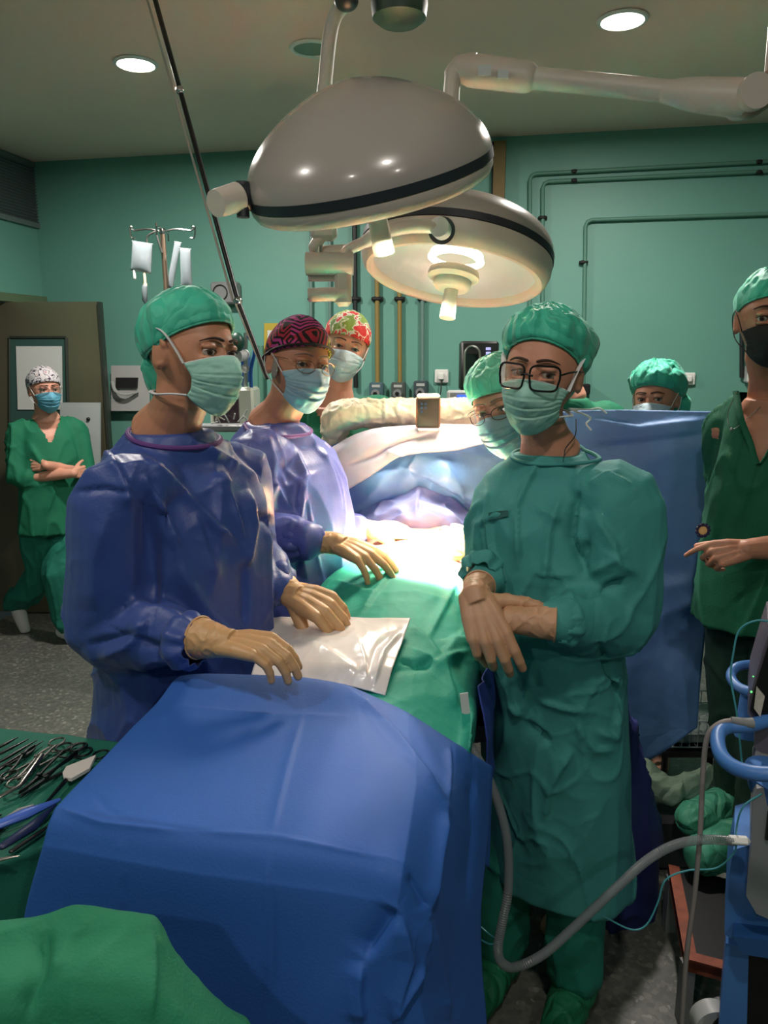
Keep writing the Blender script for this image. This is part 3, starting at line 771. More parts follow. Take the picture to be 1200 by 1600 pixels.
def mask_mesh(H, root, m, ties='ear', top=-.004, bot=-.128, nose=.014, pleats=True, width=60, tie_m=None, seed=0., hook=True, name='face_mask'):
    nu, nv = 49, 41; V = []
    for j in range(nv):
        v = j / (nv - 1)
        for i in range(nu):
            u = -1 + 2 * i / (nu - 1); au = abs(u)
            zt = top - .022 * au ** 1.6; zb = bot + .040 * au ** 1.8
            # pleat: the rows are squeezed at the sides
            z = zt + (zb - zt) * v
            a = math.radians(width) * u * (1 - .10 * v)
            D = .1085 + .016 * math.exp(-((v - .38) / .26) ** 2) - .026 * max(0, (v - .72) / .28) ** 1.5
            D += nose * math.exp(-(u / .24) ** 2) * math.exp(-((v - .24) / .26) ** 2)
            Wd = .082 - .012 * v - .004 * math.sin(v * math.pi)
            if v < .05: D -= (.05 - v) * .10
            q = vec((Wd * math.sin(a), -D * math.cos(a) + .004, z))
            d = nrm((math.sin(a), -math.cos(a), -.12))
            off = 0
            if pleats:
                e = 1 - au ** 4
                for pc in (.30, .48, .66):
                    t = (v - pc) / .07
                    off += .0048 * e * (1 if t > 0 else 0) * math.exp(-max(t, 0) * 1.2)
                    if -.35 < t <= 0: off -= .0030 * e
            off += .0030 * noise.noise(Vector((u * 3 + seed, v * 4, seed))) * (1 - au ** 3)
            off += .0020 * (1 - abs(noise.noise(Vector((u * 3.5 + seed, v * 9 + u * 2, 4))) * 2))
            V.append(H.w(q + d * off))
    F_ = [(j * nu + i, j * nu + i + 1, (j + 1) * nu + i + 1, (j + 1) * nu + i) for j in range(nv - 1) for i in range(nu - 1)]
    o = mesh_obj(name, V, F_, m, root); solid(o, .0012)
    tm = tie_m or M_tie
    tp = [V[0], V[nu - 1]]; bt = [V[(nv - 1) * nu], V[(nv - 1) * nu + nu - 1]]
    # bound top edge
    g = G(); g.tube(V[0:nu], .0016, 6); g.make('top_binding', tm, o)
    for k, sx in enumerate((-1, 1)):
        g = G()
        if ties == 'ear':
            g.tube(smooth_path([tp[k], H.w((sx * .080, -.020, .000)), H.w((sx * .086, .006, .020))], 10), .0016, 6)
            g.tube(smooth_path([H.w((sx * .086, .006, .020)), H.w((sx * .0885, .030, .004)), H.w((sx * .084, .022, -.036)), H.w((sx * .077, -.008, -.060)), bt[k]], 16), .0016, 6)
            g.make('ear_loop', tm, o)
        else:
            g.tube(smooth_path([tp[k], H.w((sx * .0785, -.030, .004)), H.w((sx * .0855, -.006, .032)), H.w((sx * .086, .03, .044))], 14), .0052, 8, flat=.4); g.make('upper_tie', tm, o)
            g = G(); g.tube(smooth_path([bt[k], H.w((sx * .070, -.015, -.088)), H.w((sx * .068, .030, -.092)), H.w((sx * .048, .068, -.088)), H.w((0, .086, -.086))], 16), .0050, 8, flat=.4); g.make('lower_tie', tm, o)
    return o

def torso(g, N, Hip, rings, yaw, neck=True, power=2.3):
    """rings: (z, half width, half depth, forward shift); N neck base, Hip pelvis point"""
    N = vec(N); Hip = vec(Hip); a = math.radians(yaw)
    X = vec((math.cos(a), math.sin(a), 0)); Fw = vec((math.sin(a), -math.cos(a), 0)); out = []
    for z, w, d, f in rings:
        t = (N[2] - z) / (N[2] - Hip[2]); c = N + (Hip - N) * t; c = vec((c[0], c[1], z)) + Fw * f
        out.append((c, X * w, -Fw * d))
    g.loft(out, 40, power=power); return out
def limb(g, pts, rad, n=20, k=18):
    p = smooth_path(pts, k); r = np.interp(np.linspace(0, len(rad) - 1, k), range(len(rad)), rad); g.tube(p, list(r), n, rnd=True)
def limb_sharp(g, pts, rad, n=20):
    g.tube([vec(p) for p in pts], rad, n, rnd=True)

FING = [((.031, .090), (.037, .024, .019), .0095), ((.010, .096), (.041, .027, .020), .0097), ((-.012, .092), (.038, .025, .020), .0093), ((-.032, .082), (.030, .019, .017), .0083)]
def hand(g, wrist, fwd, back, side, curl=(20, 20, 15), spread=5, s=1.0, thumb=(40, -15, 10), curls=None, glove=0.0, palm_thick=1.0):
    """adds palm, four fingers and thumb. fwd: direction of the hand, back: out of the back of the hand, side: +1 puts the thumb at fwd x back"""
    y = nrm(fwd); z = nrm(vec(back) - y * np.dot(back, y)); x = np.cross(y, z) * side; Rm = frame(x, y, z); w0 = vec(wrist)
    T_ = lambda p: (vec(p) * s) @ Rm.T + w0
    for i, ((kx, ky), seg, r) in enumerate(FING):
        c = curls[i] if curls else curl
        r = r + glove
        g.tube([T_((kx * .50, .0, -.002)), T_((kx * .78, ky * .5, .002)), T_((kx, ky - .004, 0))], [(.0155 + glove) * s * palm_thick, (.0145 + glove) * s * palm_thick, (.0112 + glove) * s], 12, rnd=True)
        az = math.radians((1.5 - i) * spread); el = 0; p = vec((kx, ky, 0)); pts = [p]; rr = [(r + .0008) * s]
        for q, L in enumerate(seg):
            el += math.radians(c[q]); d = vec((math.sin(az) * math.cos(el), math.cos(az) * math.cos(el), -math.sin(el)))
            p = p + d * L; pts.append(p); rr.append((r - .0009 * (q + 1)) * s)
        pp = []; r2 = []
        for q in range(len(pts) - 1):
            pp += [pts[q], (pts[q] + pts[q + 1]) / 2]; r2 += [rr[q], (rr[q] + rr[q + 1]) / 2 - .0004]
        pp.append(pts[-1]); r2.append(rr[-1])
        g.tube([T_(a) for a in pp], r2, 12, rnd=True)
    ta, tb, tc = [math.radians(a) for a in thumb]       # out angle, droop, bend
    p = vec((.017, .018, -.006)); pts = [p]; az = ta
    for q, L in enumerate((.044, .034, .027)):
        d = vec((math.sin(az) * math.cos(tb), math.cos(az) * math.cos(tb), math.sin(tb))); p = p + d * L; pts.append(p); az -= tc
    g.tube([T_(a) for a in pts], [(.0170 + glove) * s, (.0125 + glove) * s, (.0108 + glove) * s, (.0092 + glove) * s], 12, rnd=True)
    g.tube([T_((0.004, .045, -.006)), T_((.020, .060, -.004))], [.018 * s, .012 * s], 12, rnd=True)
    return T_

def glove_obj(root, spec, wrist, elbow, m, cuff_len=.10, cuff_r=(.034, .040, .045), name='glove', wrinkles=True, seed=0.):
    """glove with its long cuff; spec = kwargs for hand()"""
    g = G(); w0 = vec(wrist); T_ = hand(g, w0, glove=.0019, **spec)
    d = nrm(vec(elbow) - w0)
    g.tube([w0 + nrm(spec['fwd']) * .02, w0, w0 + d * cuff_len * .35, w0 + d * cuff_len * .7, w0 + d * cuff_len], [.026, .0285, cuff_r[0], cuff_r[1], cuff_r[2]], 24, rnd=False)
    V, Fc = fused(g, .0024, 2)
    if wrinkles:
        N = vnormals(V, Fc); ax = (V - w0) @ d
        k = np.clip((ax + .02) / .03, 0, 1)
        V = V + N * ((ridged(V, 45, (1, 1, 1), seed, 2.0) - .4) * .0022 * k)[:, None]
    o = mesh_obj(name, V, Fc, m, root)
    e = w0 + d * cuff_len
    u = nrm(np.cross(d, (0, 0, 1))); v = np.cross(d, u)
    q = G(); q.tube([e + (u * math.cos(t) + v * math.sin(t)) * cuff_r[2] for t in np.linspace(0, 2 * math.pi, 28, endpoint=False)], .0022, 6, closed=True); q.make('rolled_cuff', m, o)
    return o

def sleeve_cuff(gown, c, toward, r, m, seed=0.):
    """gathered end of a sleeve; toward points up the arm"""
    d = nrm(toward); u = nrm(np.cross(d, (0, 0, 1))); v = np.cross(d, u); g = G(); c = vec(c); n = 56; V = []; m_ = 11
    for j in range(m_):
        s = j / (m_ - 1)
        for i in range(n):
            t = 2 * math.pi * i / n; rp = .0042 * math.sin(t * 9 + 3 * noise.noise(Vector((t, seed, 0)))) * (1 - .5 * s) + .003 * noise.noise(Vector((math.cos(t) * 3 + seed, math.sin(t) * 3, s * 4)))
            rr = r + .016 * math.sin(s * math.pi * .75) + rp; V.append(c + d * (s * .050) + (u * math.cos(t) + v * math.sin(t)) * rr)
    Fc = [(j * n + i, j * n + (i + 1) % n, (j + 1) * n + (i + 1) % n, (j + 1) * n + i) for j in range(m_ - 1) for i in range(n)]
    o = mesh_obj('sleeve_cuff', V, Fc, m, gown); solid(o, .002); return o
from mathutils.bvhtree import BVHTree
def on_surface(o, px, py, lift=.001):
    """point of the mesh o seen at a pixel, lifted a little off it"""
    org = Vector(ORG[o.name]); b = BVHTree.FromPolygons([v.co + org for v in o.data.vertices], [tuple(p.vertices) for p in o.data.polygons])
    h = b.ray_cast(CAM, ray(px, py).normalized())
    if h[0] is None: return None
    n = h[1]; n = n if n.dot(CAM - h[0]) > 0 else -n
    return h[0] + n * lift
def collar(root, N, yaw, w, d, m, tilt=-.02, r=.004, z=0.0, name='neck_binding', gown=None):
    a = math.radians(yaw); X = vec((math.cos(a), math.sin(a), 0)); Fw = vec((math.sin(a), -math.cos(a), 0)); g = G(); pts = []
    if gown is not None:
        A = np.empty(len(gown.data.vertices) * 3); gown.data.vertices.foreach_get('co', A); A = A.reshape(-1, 3) + np.array(ORG[gown.name]) - vec(N)
        A = A[np.abs(A[:, 2]) < .08]; ax, af = A @ X, A @ Fw; ang = np.arctan2(af, ax); rad = np.hypot(ax, af)
    for t in np.linspace(0, 2 * math.pi, 48, endpoint=False):
        zt = z + tilt * math.sin(t); rr = math.hypot(w * math.cos(t), d * math.sin(t)); t2 = math.atan2(d * math.sin(t), w * math.cos(t))
        if gown is not None:
            da = np.abs((ang - t2 + math.pi) % (2 * math.pi) - math.pi); k = (da < .16) & (np.abs(A[:, 2] - zt) < .007)
            if k.any(): rr = min(float(np.percentile(rad[k], 70)), .12)
        pts.append(rr)
    pts = [(pts[i - 2] + pts[i - 1] + pts[i] + pts[(i + 1) % 48] + pts[(i + 2) % 48]) / 5 for i in range(48)]
    pts = [vec(N) + (X * math.cos(q) + Fw * math.sin(q)) * rr + vec((0, 0, z + tilt * math.sin(t))) for rr, t, q in [(pts[i], 2 * math.pi * i / 48, math.atan2(d * math.sin(2 * math.pi * i / 48), w * math.cos(2 * math.pi * i / 48))) for i in range(48)]]
    g.tube(pts, r, 8, closed=True); return g.make(name, m, root)

def body_mesh(name, H, N, parts, m, loc, label, cat='person', group=None, vox=.0032, neck_r=.056):
    g = G(); H.mesh(g); neck_parts(g, H, N, neck_r); parts(g)
    V, Fc = fused(g, vox, 2, .4)
    o = mesh_obj(name, V, Fc, m, None, loc=loc)
    return tag(o, label, cat, group)

def garment(root, name, m, build, vox=.008, smooth=5, amp=.011, scale=6.0, aniso=(1, 1, .3), seed=0., lst=(), fine=.003, fine_scale=16, cut=None):
    g = G(); build(g); V, Fc = fused(g, vox, smooth, .6)
    N = vnormals(V, Fc)
    V = folds(V, N, amp, scale, aniso, seed); N = vnormals(V, Fc)
    V = folds(V, N, amp * .60, scale * 1.25, (1, .9, .38), seed + 9, 9.0); N = vnormals(V, Fc)
    msk = np.clip(soft(V, 3.5, seed) * 2.2, 0, 1)
    V = folds(V, N, amp * .45, scale * 2.4, (.8, 1, .7), seed + 19, 7.0, msk); N = vnormals(V, Fc)
    V = folds(V, N, fine * .5, fine_scale, (1, 1, .8), seed + 3, 4.0, msk)
    if lst:
        N = vnormals(V, Fc); V = strokes(V, N, lst)
    if cut is not None:
        bad = cut(V); Fc = [f for f in Fc if not any(bad[i] for i in f)]
    o = mesh_obj(name, V, Fc, m, root); return o
# ================================================================ cloth colours
M_tie = mat('mask_tie', (214, 214, 214), 0.7)
M_bluegown = mat('blue_gown', (52, 74, 142), 0.46, var=0.05, vscale=5, bump=0.15, bscale=220, crease=0.15, cscale=4.5, sheen=0.1)
M_bluegown2 = mat('blue_gown_lighter', (86, 94, 160), 0.44, var=0.05, vscale=5, bump=0.15, bscale=220, crease=0.2, cscale=5)
M_purple = mat('purple_binding', (98, 56, 124), 0.65)
M_greengown = mat('green_gown', (58, 138, 134), 0.75, var=0.05, vscale=4, bump=0.2, bscale=260, crease=0.22, cscale=5)
M_scrub = mat('green_scrubs', (14, 110, 78), 0.8, var=0.06, vscale=4, bump=0.2, bscale=260, crease=0.3, cscale=5)
M_scrubp = mat('green_scrub_trousers', (22, 116, 98), 0.8, var=0.06, vscale=4, bump=0.2, bscale=260, crease=0.3, cscale=5)
M_scrub2 = mat('dark_green_scrubs', (12, 96, 66), 0.8, var=0.06, vscale=4, bump=0.2, bscale=260, crease=0.3, cscale=5)
M_cap = mat('green_cap', (54, 178, 148), 0.6, var=0.22, vscale=11, crease=0.5, cscale=16, sheen=0.2)
M_cap2 = mat('mint_cap', (110, 200, 170), 0.6, var=0.14, vscale=22, crease=0.5, cscale=18)
M_maskg = mat('green_mask', (152, 200, 186), 0.7, var=0.04, bump=0.1, bscale=300)
M_maskb = mat('light_blue_mask', (160, 190, 206), 0.7, var=0.04, bump=0.1, bscale=300)
M_maskb2 = mat('blue_mask', (100, 170, 196), 0.7, var=0.04, bump=0.1, bscale=300)
M_maskk = mat('black_mask', (20, 20, 22), 0.7)
M_glove = mat('latex_glove', (200, 156, 110), 0.45, var=0.05, vscale=12, bump=0.08, bscale=90, sss=0.05)
M_sk1 = skin('skin_tan', (190, 132, 102)); M_sk2 = skin('skin_ruddy', (206, 138, 110)); M_sk3 = skin('skin_fair', (212, 152, 128)); M_sk4 = skin('skin_warm', (190, 132, 106))

def pattern(name, kind):
    m = bpy.data.materials.new(name); m.use_nodes = True; nt = m.node_tree; b = nt.nodes['Principled BSDF']; b.inputs['Roughness'].default_value = .8
    tc = nt.nodes.new('ShaderNodeTexCoord'); v = nt.nodes.new('ShaderNodeTexVoronoi'); sep = nt.nodes.new('ShaderNodeSeparateColor')
    L = nt.links; L.new(tc.outputs['Object'], v.inputs['Vector'])
    def ramp(stops, const=True):
        r = nt.nodes.new('ShaderNodeValToRGB'); r.color_ramp.interpolation = 'CONSTANT' if const else 'LINEAR'
        while len(r.color_ramp.elements) < len(stops): r.color_ramp.elements.new(.5)
        for e, (p, c) in zip(r.color_ramp.elements, stops): e.position = p; e.color = lin(c)
        return r
    if kind == 'mola':
        v.distance = 'MANHATTAN'; v.inputs['Scale'].default_value = 10; v.inputs['Randomness'].default_value = .9
        L.new(v.outputs['Color'], sep.inputs[0])
        c = ramp([(0, (160, 28, 54)), (.36, (206, 186, 40)), (.48, (176, 52, 132)), (.78, (50, 90, 160)), (.84, (170, 34, 60)), (.95, (30, 110, 84))]); L.new(sep.outputs[0], c.inputs['Fac'])
        mth = nt.nodes.new('ShaderNodeMath'); mth.operation = 'MULTIPLY'; mth.inputs[1].default_value = 5.0; L.new(v.outputs['Distance'], mth.inputs[0])
        fr = nt.nodes.new('ShaderNodeMath'); fr.operation = 'FRACT'; L.new(mth.outputs[0], fr.inputs[0])
        st = ramp([(0, (14, 12, 16)), (.46, (255, 255, 255))]); L.new(fr.outputs[0], st.inputs['Fac'])
        mx = nt.nodes.new('ShaderNodeMix'); mx.data_type = 'RGBA'; mx.blend_type = 'MULTIPLY'; mx.inputs['Factor'].default_value = 1
        L.new(c.outputs['Color'], mx.inputs['A']); L.new(st.outputs['Color'], mx.inputs['B']); L.new(mx.outputs['Result'], b.inputs['Base Color'])
    elif kind == 'floral':
        v.inputs['Scale'].default_value = 19; n = nt.nodes.new('ShaderNodeTexNoise'); n.inputs['Scale'].default_value = 30; n.inputs['Detail'].default_value = 2
        ad = nt.nodes.new('ShaderNodeVectorMath'); ad.operation = 'MULTIPLY_ADD'; ad.inputs[1].default_value = (.08, .08, .08)
        L.new(tc.outputs['Object'], n.inputs['Vector']); L.new(n.outputs['Color'], ad.inputs[0]); L.new(tc.outputs['Object'], ad.inputs[2]); L.new(ad.outputs[0], v.inputs['Vector'])
        L.new(v.outputs['Color'], sep.inputs[0])
        c = ramp([(0, (196, 40, 38)), (.38, (126, 150, 60)), (.60, (206, 52, 46)), (.72, (96, 132, 62)), (.90, (222, 216, 196))]); L.new(sep.outputs[1], c.inputs['Fac'])
        e = ramp([(0, (150, 24, 30)), (.12, (255, 255, 255)), (.62, (255, 255, 255))]); L.new(v.outputs['Distance'], e.inputs['Fac'])
        v2 = nt.nodes.new('ShaderNodeTexVoronoi'); v2.feature = 'DISTANCE_TO_EDGE'; v2.inputs['Scale'].default_value = 19; L.new(ad.outputs[0], v2.inputs['Vector'])
        ed = ramp([(0, (255, 255, 255)), (.05, (0, 0, 0))]); L.new(v2.outputs['Distance'], ed.inputs['Fac'])
        mx = nt.nodes.new('ShaderNodeMix'); mx.data_type = 'RGBA'; L.new(ed.outputs['Color'], mx.inputs['Factor']); L.new(c.outputs['Color'], mx.inputs['A']); mx.inputs['B'].default_value = lin((214, 208, 186))
        L.new(mx.outputs['Result'], b.inputs['Base Color'])
    else:
        n = nt.nodes.new('ShaderNodeTexNoise'); n.inputs['Scale'].default_value = 34; n.inputs['Detail'].default_value = 1.5; L.new(tc.outputs['Object'], n.inputs['Vector'])
        c = ramp([(0, (206, 200, 204)), (.50, (52, 44, 64)), (.56, (206, 200, 204)), (.70, (190, 150, 160))]); L.new(n.outputs['Fac'], c.inputs['Fac']); L.new(c.outputs['Color'], b.inputs['Base Color'])
    return m
M_mola = pattern('geometric_cap_cloth', 'mola'); M_floral = pattern('flowered_cap_cloth', 'floral'); M_squig = pattern('squiggle_cap_cloth', 'squig')

RG = [(.008, .081, .078, .004), (-.02, .106, .088, .004), (-.06, .150, .092, 0), (-.10, .182, .108, .01), (-.16, .200, .124, .02), (-.26, .204, .136, .03), (-.40, .200, .140, .03), (-.55, .206, .146, .02), (-.75, .224, .160, .01), (-.95, .238, .176, 0), (-1.10, .244, .184, 0)]
def rings(N, kw=1.0, kd=1.0, lo=-9, src=RG): return [(N[2] + z, w * kw, d * kd, f) for z, w, d, f in src if N[2] + z > lo]
def slim(g, N, Hip, yaw, feet=None, arms=(), kw=.80, kd=.74, kl=.9):
    """the body under the clothes"""
    torso(g, N, Hip, [(N[2] + z, w * kw, d * kd, f) for z, w, d, f in RG[1:8]], yaw)
    Hip = vec(Hip)
    a = math.radians(yaw); X = vec((math.cos(a), math.sin(a), 0))
    if feet is not None:
        for sx, f in zip((-1, 1), feet):
            f = vec(f); h = Hip + X * .08 * sx; k = (h + f) / 2 + vec((math.sin(a), -math.cos(a), 0)) * .02
            g.tube([h + [0, 0, .03], (h + k) / 2, k, (k + f) / 2 + [0, 0, .03], f + [0, 0, .09]], [.078 * kl, .066 * kl, .05 * kl, .048 * kl, .036], 16, rnd=True)
            t = vec((math.sin(a), -math.cos(a), 0)); g.tube([f + [0, 0, .055], f + t * .09 + [0, 0, .04], f + t * .16 + [0, 0, .035]], [.04, .036, .028], 14, rnd=True)
    for pts, rad in arms: g.tube([vec(p) for p in pts], rad, 16, rnd=True)
AR = [.045, .040, .036, .034, .026]
def arm5(s, e, w): s, e, w = vec(s), vec(e), vec(w); return [s, (s + e) / 2, e, (e + w) / 2, w]
def feet_at(x, y, yaw, spread=.10):
    a = math.radians(yaw); X = vec((math.cos(a), math.sin(a), 0)); return [vec((x, y, 0)) - X * spread, vec((x, y, 0)) + X * spread]

# ---------------------------------------------------------------- 1 near surgeon in blue, at the left
def surgeon_near():
    H = Head(P(301, 549, 1.56), yaw=58, pitch=3, roll=-3, k=.95)
    N = P(262, 676, 1.62); Hip = P(292, 1120, 1.66); Hip.z = .86
    s1, e1, w1 = P(186, 778, 1.47), P(180, 975, 1.50), P(318, 1008, 1.36)
    s2, e2, w2 = P(375, 742, 1.78), P(395, 858, 1.86), P(440, 924, 1.70)
    ft = feet_at(Hip.x, Hip.y, 45)
    body = body_mesh('person', H, N, lambda g: slim(g, N, Hip, 42, ft, [(arm5(s1, e1, w1), AR), (arm5(s2, e2, w2), AR)]), M_sk1, (Hip.x, Hip.y, 0),
        'person in a blue gown nearest on the left, green cap, hands over the white packet')
    H.eyes(body, gaze=(-.55, -.03)); H.brows(body)
    def b(g):
        torso(g, N, Hip, rings(N, 1.0, 1.08), 42)
        limb(g, [s1 + Vector((.05, .05, .02)), s1, s1.lerp(e1, .5), e1, e1.lerp(w1, .5), w1 - (w1 - e1) * .10], [.066, .086, .090, .094, .086, .070, .038])
        limb(g, [s2 + Vector((-.05, -.02, .02)), s2, s2.lerp(e2, .5), e2, e2.lerp(w2, .5), w2 - (w2 - e2) * .08], [.07, .075, .074, .072, .066, .064, .050])
    L = [([(206, 696), (300, 782), (384, 866)], 0.0162, 6), ([(308, 686), (360, 720), (412, 756)], 0.0135, 6), ([(224, 736), (256, 800), (281, 862)], 0.0162, 6),
         ([(348, 736), (352, 770), (380, 850)], 0.0189, 6), ([(236, 740), (240, 860), (240, 960)], -0.0297, 12), ([(300, 795), (322, 860), (345, 905)], 0.0108, 10),
         ([(110, 768), (160, 762), (220, 772)], -0.0081, 4), ([(140, 660), (190, 740), (212, 800)], 0.0135, 8), ([(200, 930), (240, 950), (300, 975)], 0.0162, 9),
         ([(130, 1010), (200, 990), (290, 1030)], -0.0162, 10), ([(385, 760), (396, 820), (380, 900)], 0.0189, 8), ([(240, 960), (200, 1010), (150, 1030)], 0.0162, 9),
         ([(380, 860), (386, 930), (384, 985)], -0.0135, 6), ([(270, 870), (330, 960), (372, 1000)], 0.0108, 12), ([(170, 800), (150, 880), (150, 960)], 0.0108, 14),
         ([(430, 820), (440, 850), (465, 880)], 0.0162, 7), ([(395, 800), (425, 812), (452, 842)], -0.0135, 6)]
    gown = garment(body, 'surgical_gown', M_bluegown, b, .0055, 6, .013, 4.2, (1, 1, .32), 3.0, L)
    collar(gown, N, 42, .083, .082, M_purple, -.022, .0055, -.002, gown=gown)
    sleeve_cuff(gown, w1 + (e1 - w1).normalized() * .012, e1 - w1, .040, M_bluegown, 1.0); sleeve_cuff(gown, w2 + (e2 - w2).normalized() * .01, e2 - w2, .036, M_bluegown, 2.0)
    cap_puffy(H, body, M_cap, .015, .066, -.030, seed=1.0, bun=((0, .088, -.045), (.045, .036, .062)), wrinkle=.004)
    mask_mesh(H, body, M_maskg, ties='tie', seed=2)
    sp = dict(fwd=P(430, 1012, 1.31) - P(340, 1003, 1.35), back=(0.05, -.25, 1), side=-1, curls=[(34, 24, 14), (36, 26, 16), (38, 28, 18), (42, 30, 20)], spread=-2.0, s=.94, thumb=(16, -30, 2))
    glove_obj(body, sp, P(350, 1004, 1.345), P(318, 1000, 1.36) + (e1 - w1) * .6, M_glove, .060, (.032, .036, .040), seed=1)
    sp = dict(fwd=P(505, 948, 1.64) - P(450, 925, 1.70), back=(.10, -.50, .85), side=1, curls=[(46, 36, 10), (40, 34, 12), (40, 34, 14), (40, 34, 16)], spread=2, s=1.10, thumb=(34, -38, 4))
    glove_obj(body, sp, P(458, 928, 1.69), P(400, 880, 1.84), M_glove, .075, (.031, .035, .039), seed=2)
    return body
surgeon_near()

# ---------------------------------------------------------------- 2 surgeon with the patterned red cap
def surgeon_second():
    H = Head(P(467, 566, 2.14), yaw=33, pitch=6, roll=-7, k=1.0)
    N = P(428, 664, 2.20); Hip = P(455, 960, 2.20); Hip.z = .88
    s1, e1, w1 = P(398, 722, 2.06), P(392, 838, 2.04), P(488, 845, 1.96)
    s2, e2, w2 = P(495, 722, 2.34), P(505, 820, 2.42), P(560, 826, 2.28)
    ft = feet_at(Hip.x, Hip.y, 40)
    body = body_mesh('person', H, N, lambda g: slim(g, N, Hip, 40, ft, [(arm5(s1, e1, w1), AR), (arm5(s2, e2, w2), AR)]), M_sk2, (Hip.x, Hip.y, 0),
        'person in a blue gown with a patterned red cap and thin glasses')
    H.eyes(body, gaze=(-.3, 0), closed=1); H.brows(body, mat('grey_brow', (130, 110, 98), .8), thick=.8)
    def b(g):
        torso(g, N, Hip, rings(N, .98, 1.12), 40)
        limb(g, [s1 + Vector((.04, .04, .02)), s1, s1.lerp(e1, .5), e1, e1.lerp(w1, .5), w1 - (w1 - e1) * .12], [.065, .080, .076, .074, .070, .066, .052])
        limb(g, [s2 + Vector((-.04, -.02, .02)), s2, s2.lerp(e2, .5), e2, w2 - (w2 - e2) * .1], [.065, .074, .072, .066, .05])
    L = [([(415, 675), (428, 720), (424, 775)], .014, 5), ([(455, 690), (478, 740), (466, 830)], .012, 5), ([(400, 740), (430, 760), (456, 800)], .012, 6), ([(500, 690), (520, 740), (536, 800)], .010, 5),
         ([(380, 700), (400, 730), (424, 765)], -.012, 6), ([(436, 735), (446, 760), (500, 735)], .006, 5), ([(462, 850), (468, 880), (460, 910)], -.010, 5), ([(420, 820), (445, 812), (465, 818)], .012, 5)]
    gown = garment(body, 'surgical_gown', M_bluegown2, b, .0065, 6, .010, 5.0, (1, 1, .35), 17.0, L)
    collar(gown, N, 40, .086, .084, M_purple, -.022, .0055, -.002, gown=gown)
    sleeve_cuff(gown, w1 + (e1 - w1).normalized() * .02, e1 - w1, .038, M_bluegown2, 4.0)
    # fitted cap with a dark band
    cap = cap_puffy(H, body, M_mola, .006, .052, -.020, seed=3.0, wrinkle=.002, name='fitted_cap', back=.008)
    g = G(); c0 = []
    for i in range(60):
        ph = 2 * math.pi * i / 60; fy = -math.cos(ph); sx = math.sin(ph); ze = .052 * max(0, -fy) ** .8 + .012 * (1 - abs(fy)) - .02 * max(0, fy) ** .8
        q = math.sqrt(max(.05, 1 - (ze / .1225) ** 2)); c0.append(H.w((sx * .0845 * q * 1.03, fy * .107 * q * 1.03 + .006, ze + .004)))
    g.tube(c0, .0075, 8, closed=True, flat=.45); g.make('cap_band', mat('cap_band', (30, 18, 24), .8), cap)
    mask_mesh(H, body, M_maskb, ties='ear', top=-.006, seed=5, nose=.016)
    # glasses, thin metal
    glasses(H, body, mat('thin_gold_frame', (150, 110, 84), .3, .8), .0011, .0235, .0165, round_=1.0, drop=-.002)
    # white side hair
    g = G()
    for sx in (-1, 1):
        e = G(); e.ball((sx * .0755, -.012, -.022), (.005, .018, .030)); g.add(H.w(e.V), e.F)
    g.make('hair', mat('grey_hair', (150, 140, 132), .8, bump=.6, bscale=300), body)
    sp = dict(fwd=P(603, 880, 1.90) - P(530, 850, 1.97), back=(.25, -.45, 1), side=-1, curls=[(22, 18, 10), (24, 18, 12), (30, 18, 12), (34, 20, 12)], spread=9, s=1.02, thumb=(44, -14, 8))
    glove_obj(body, sp, P(528, 849, 1.97), P(440, 842, 2.0), M_glove, .105, (.030, .033, .037), seed=3)
    sp = dict(fwd=(1, .15, -.05), back=(0, -.3, 1), side=1, curl=(22, 18, 12), spread=4, s=1.0, thumb=(38, -20, 6))
    glove_obj(body, sp, P(582, 828, 2.28), P(530, 822, 2.36), M_glove, .07, (.030, .033, .037), seed=4)

def glasses(H, root, m, t, rx, rz, round_=.35, drop=0, y=-.116, gap=.034, lens=True):
    g = G(); lg = []
    for sx in (-1, 1):
        pts = []
        for a in np.linspace(0, 2 * math.pi, 40, endpoint=False):
            pw = 2 / (2.0 + (1 - round_) * 4); ca, sa = math.cos(a), math.sin(a)
            X = math.copysign(abs(ca) ** pw, ca) * rx; Z = math.copysign(abs(sa) ** pw, sa) * rz
            if Z < 0: X *= (1 - .12 * (1 - round_))
            xx = sx * gap + X
            pts.append(H.w((xx, y + .020 * (abs(xx) / .06) ** 2, Z - .002 + drop)))
        g.tube(pts, t * H.k, 8, closed=True); lg.append(pts)
    g.tube(smooth_path([H.w((-.012, y + .001, .002 + drop)), H.w((0, y - .004, .005 + drop)), H.w((.012, y + .001, .002 + drop))], 8), t * .9, 8)
    o = g.make('glasses', m, root)
    for sx in (-1, 1):
        q = G(); q.tube(smooth_path([H.w((sx * (gap + rx), y + .020 * ((gap + rx) / .06) ** 2, .006 + drop)), H.w((sx * .073, -.075, .008)), H.w((sx * .0815, -.02, .008)), H.w((sx * .083, .022, .002)), H.w((sx * .080, .036, -.016))], 14), t * .9, 8); q.make('temple_arm', m, o)
    if lens:
        ml = mat('lens', (255, 255, 255), 0.02, trans=1.0, alpha=.16)
        for pts in lg:
            q = G(); q.prism(pts, (0, 0, 0), H.w((0, .0008, 0)) - H.C); q.make('lens', ml, o, False)
    return o
surgeon_second()

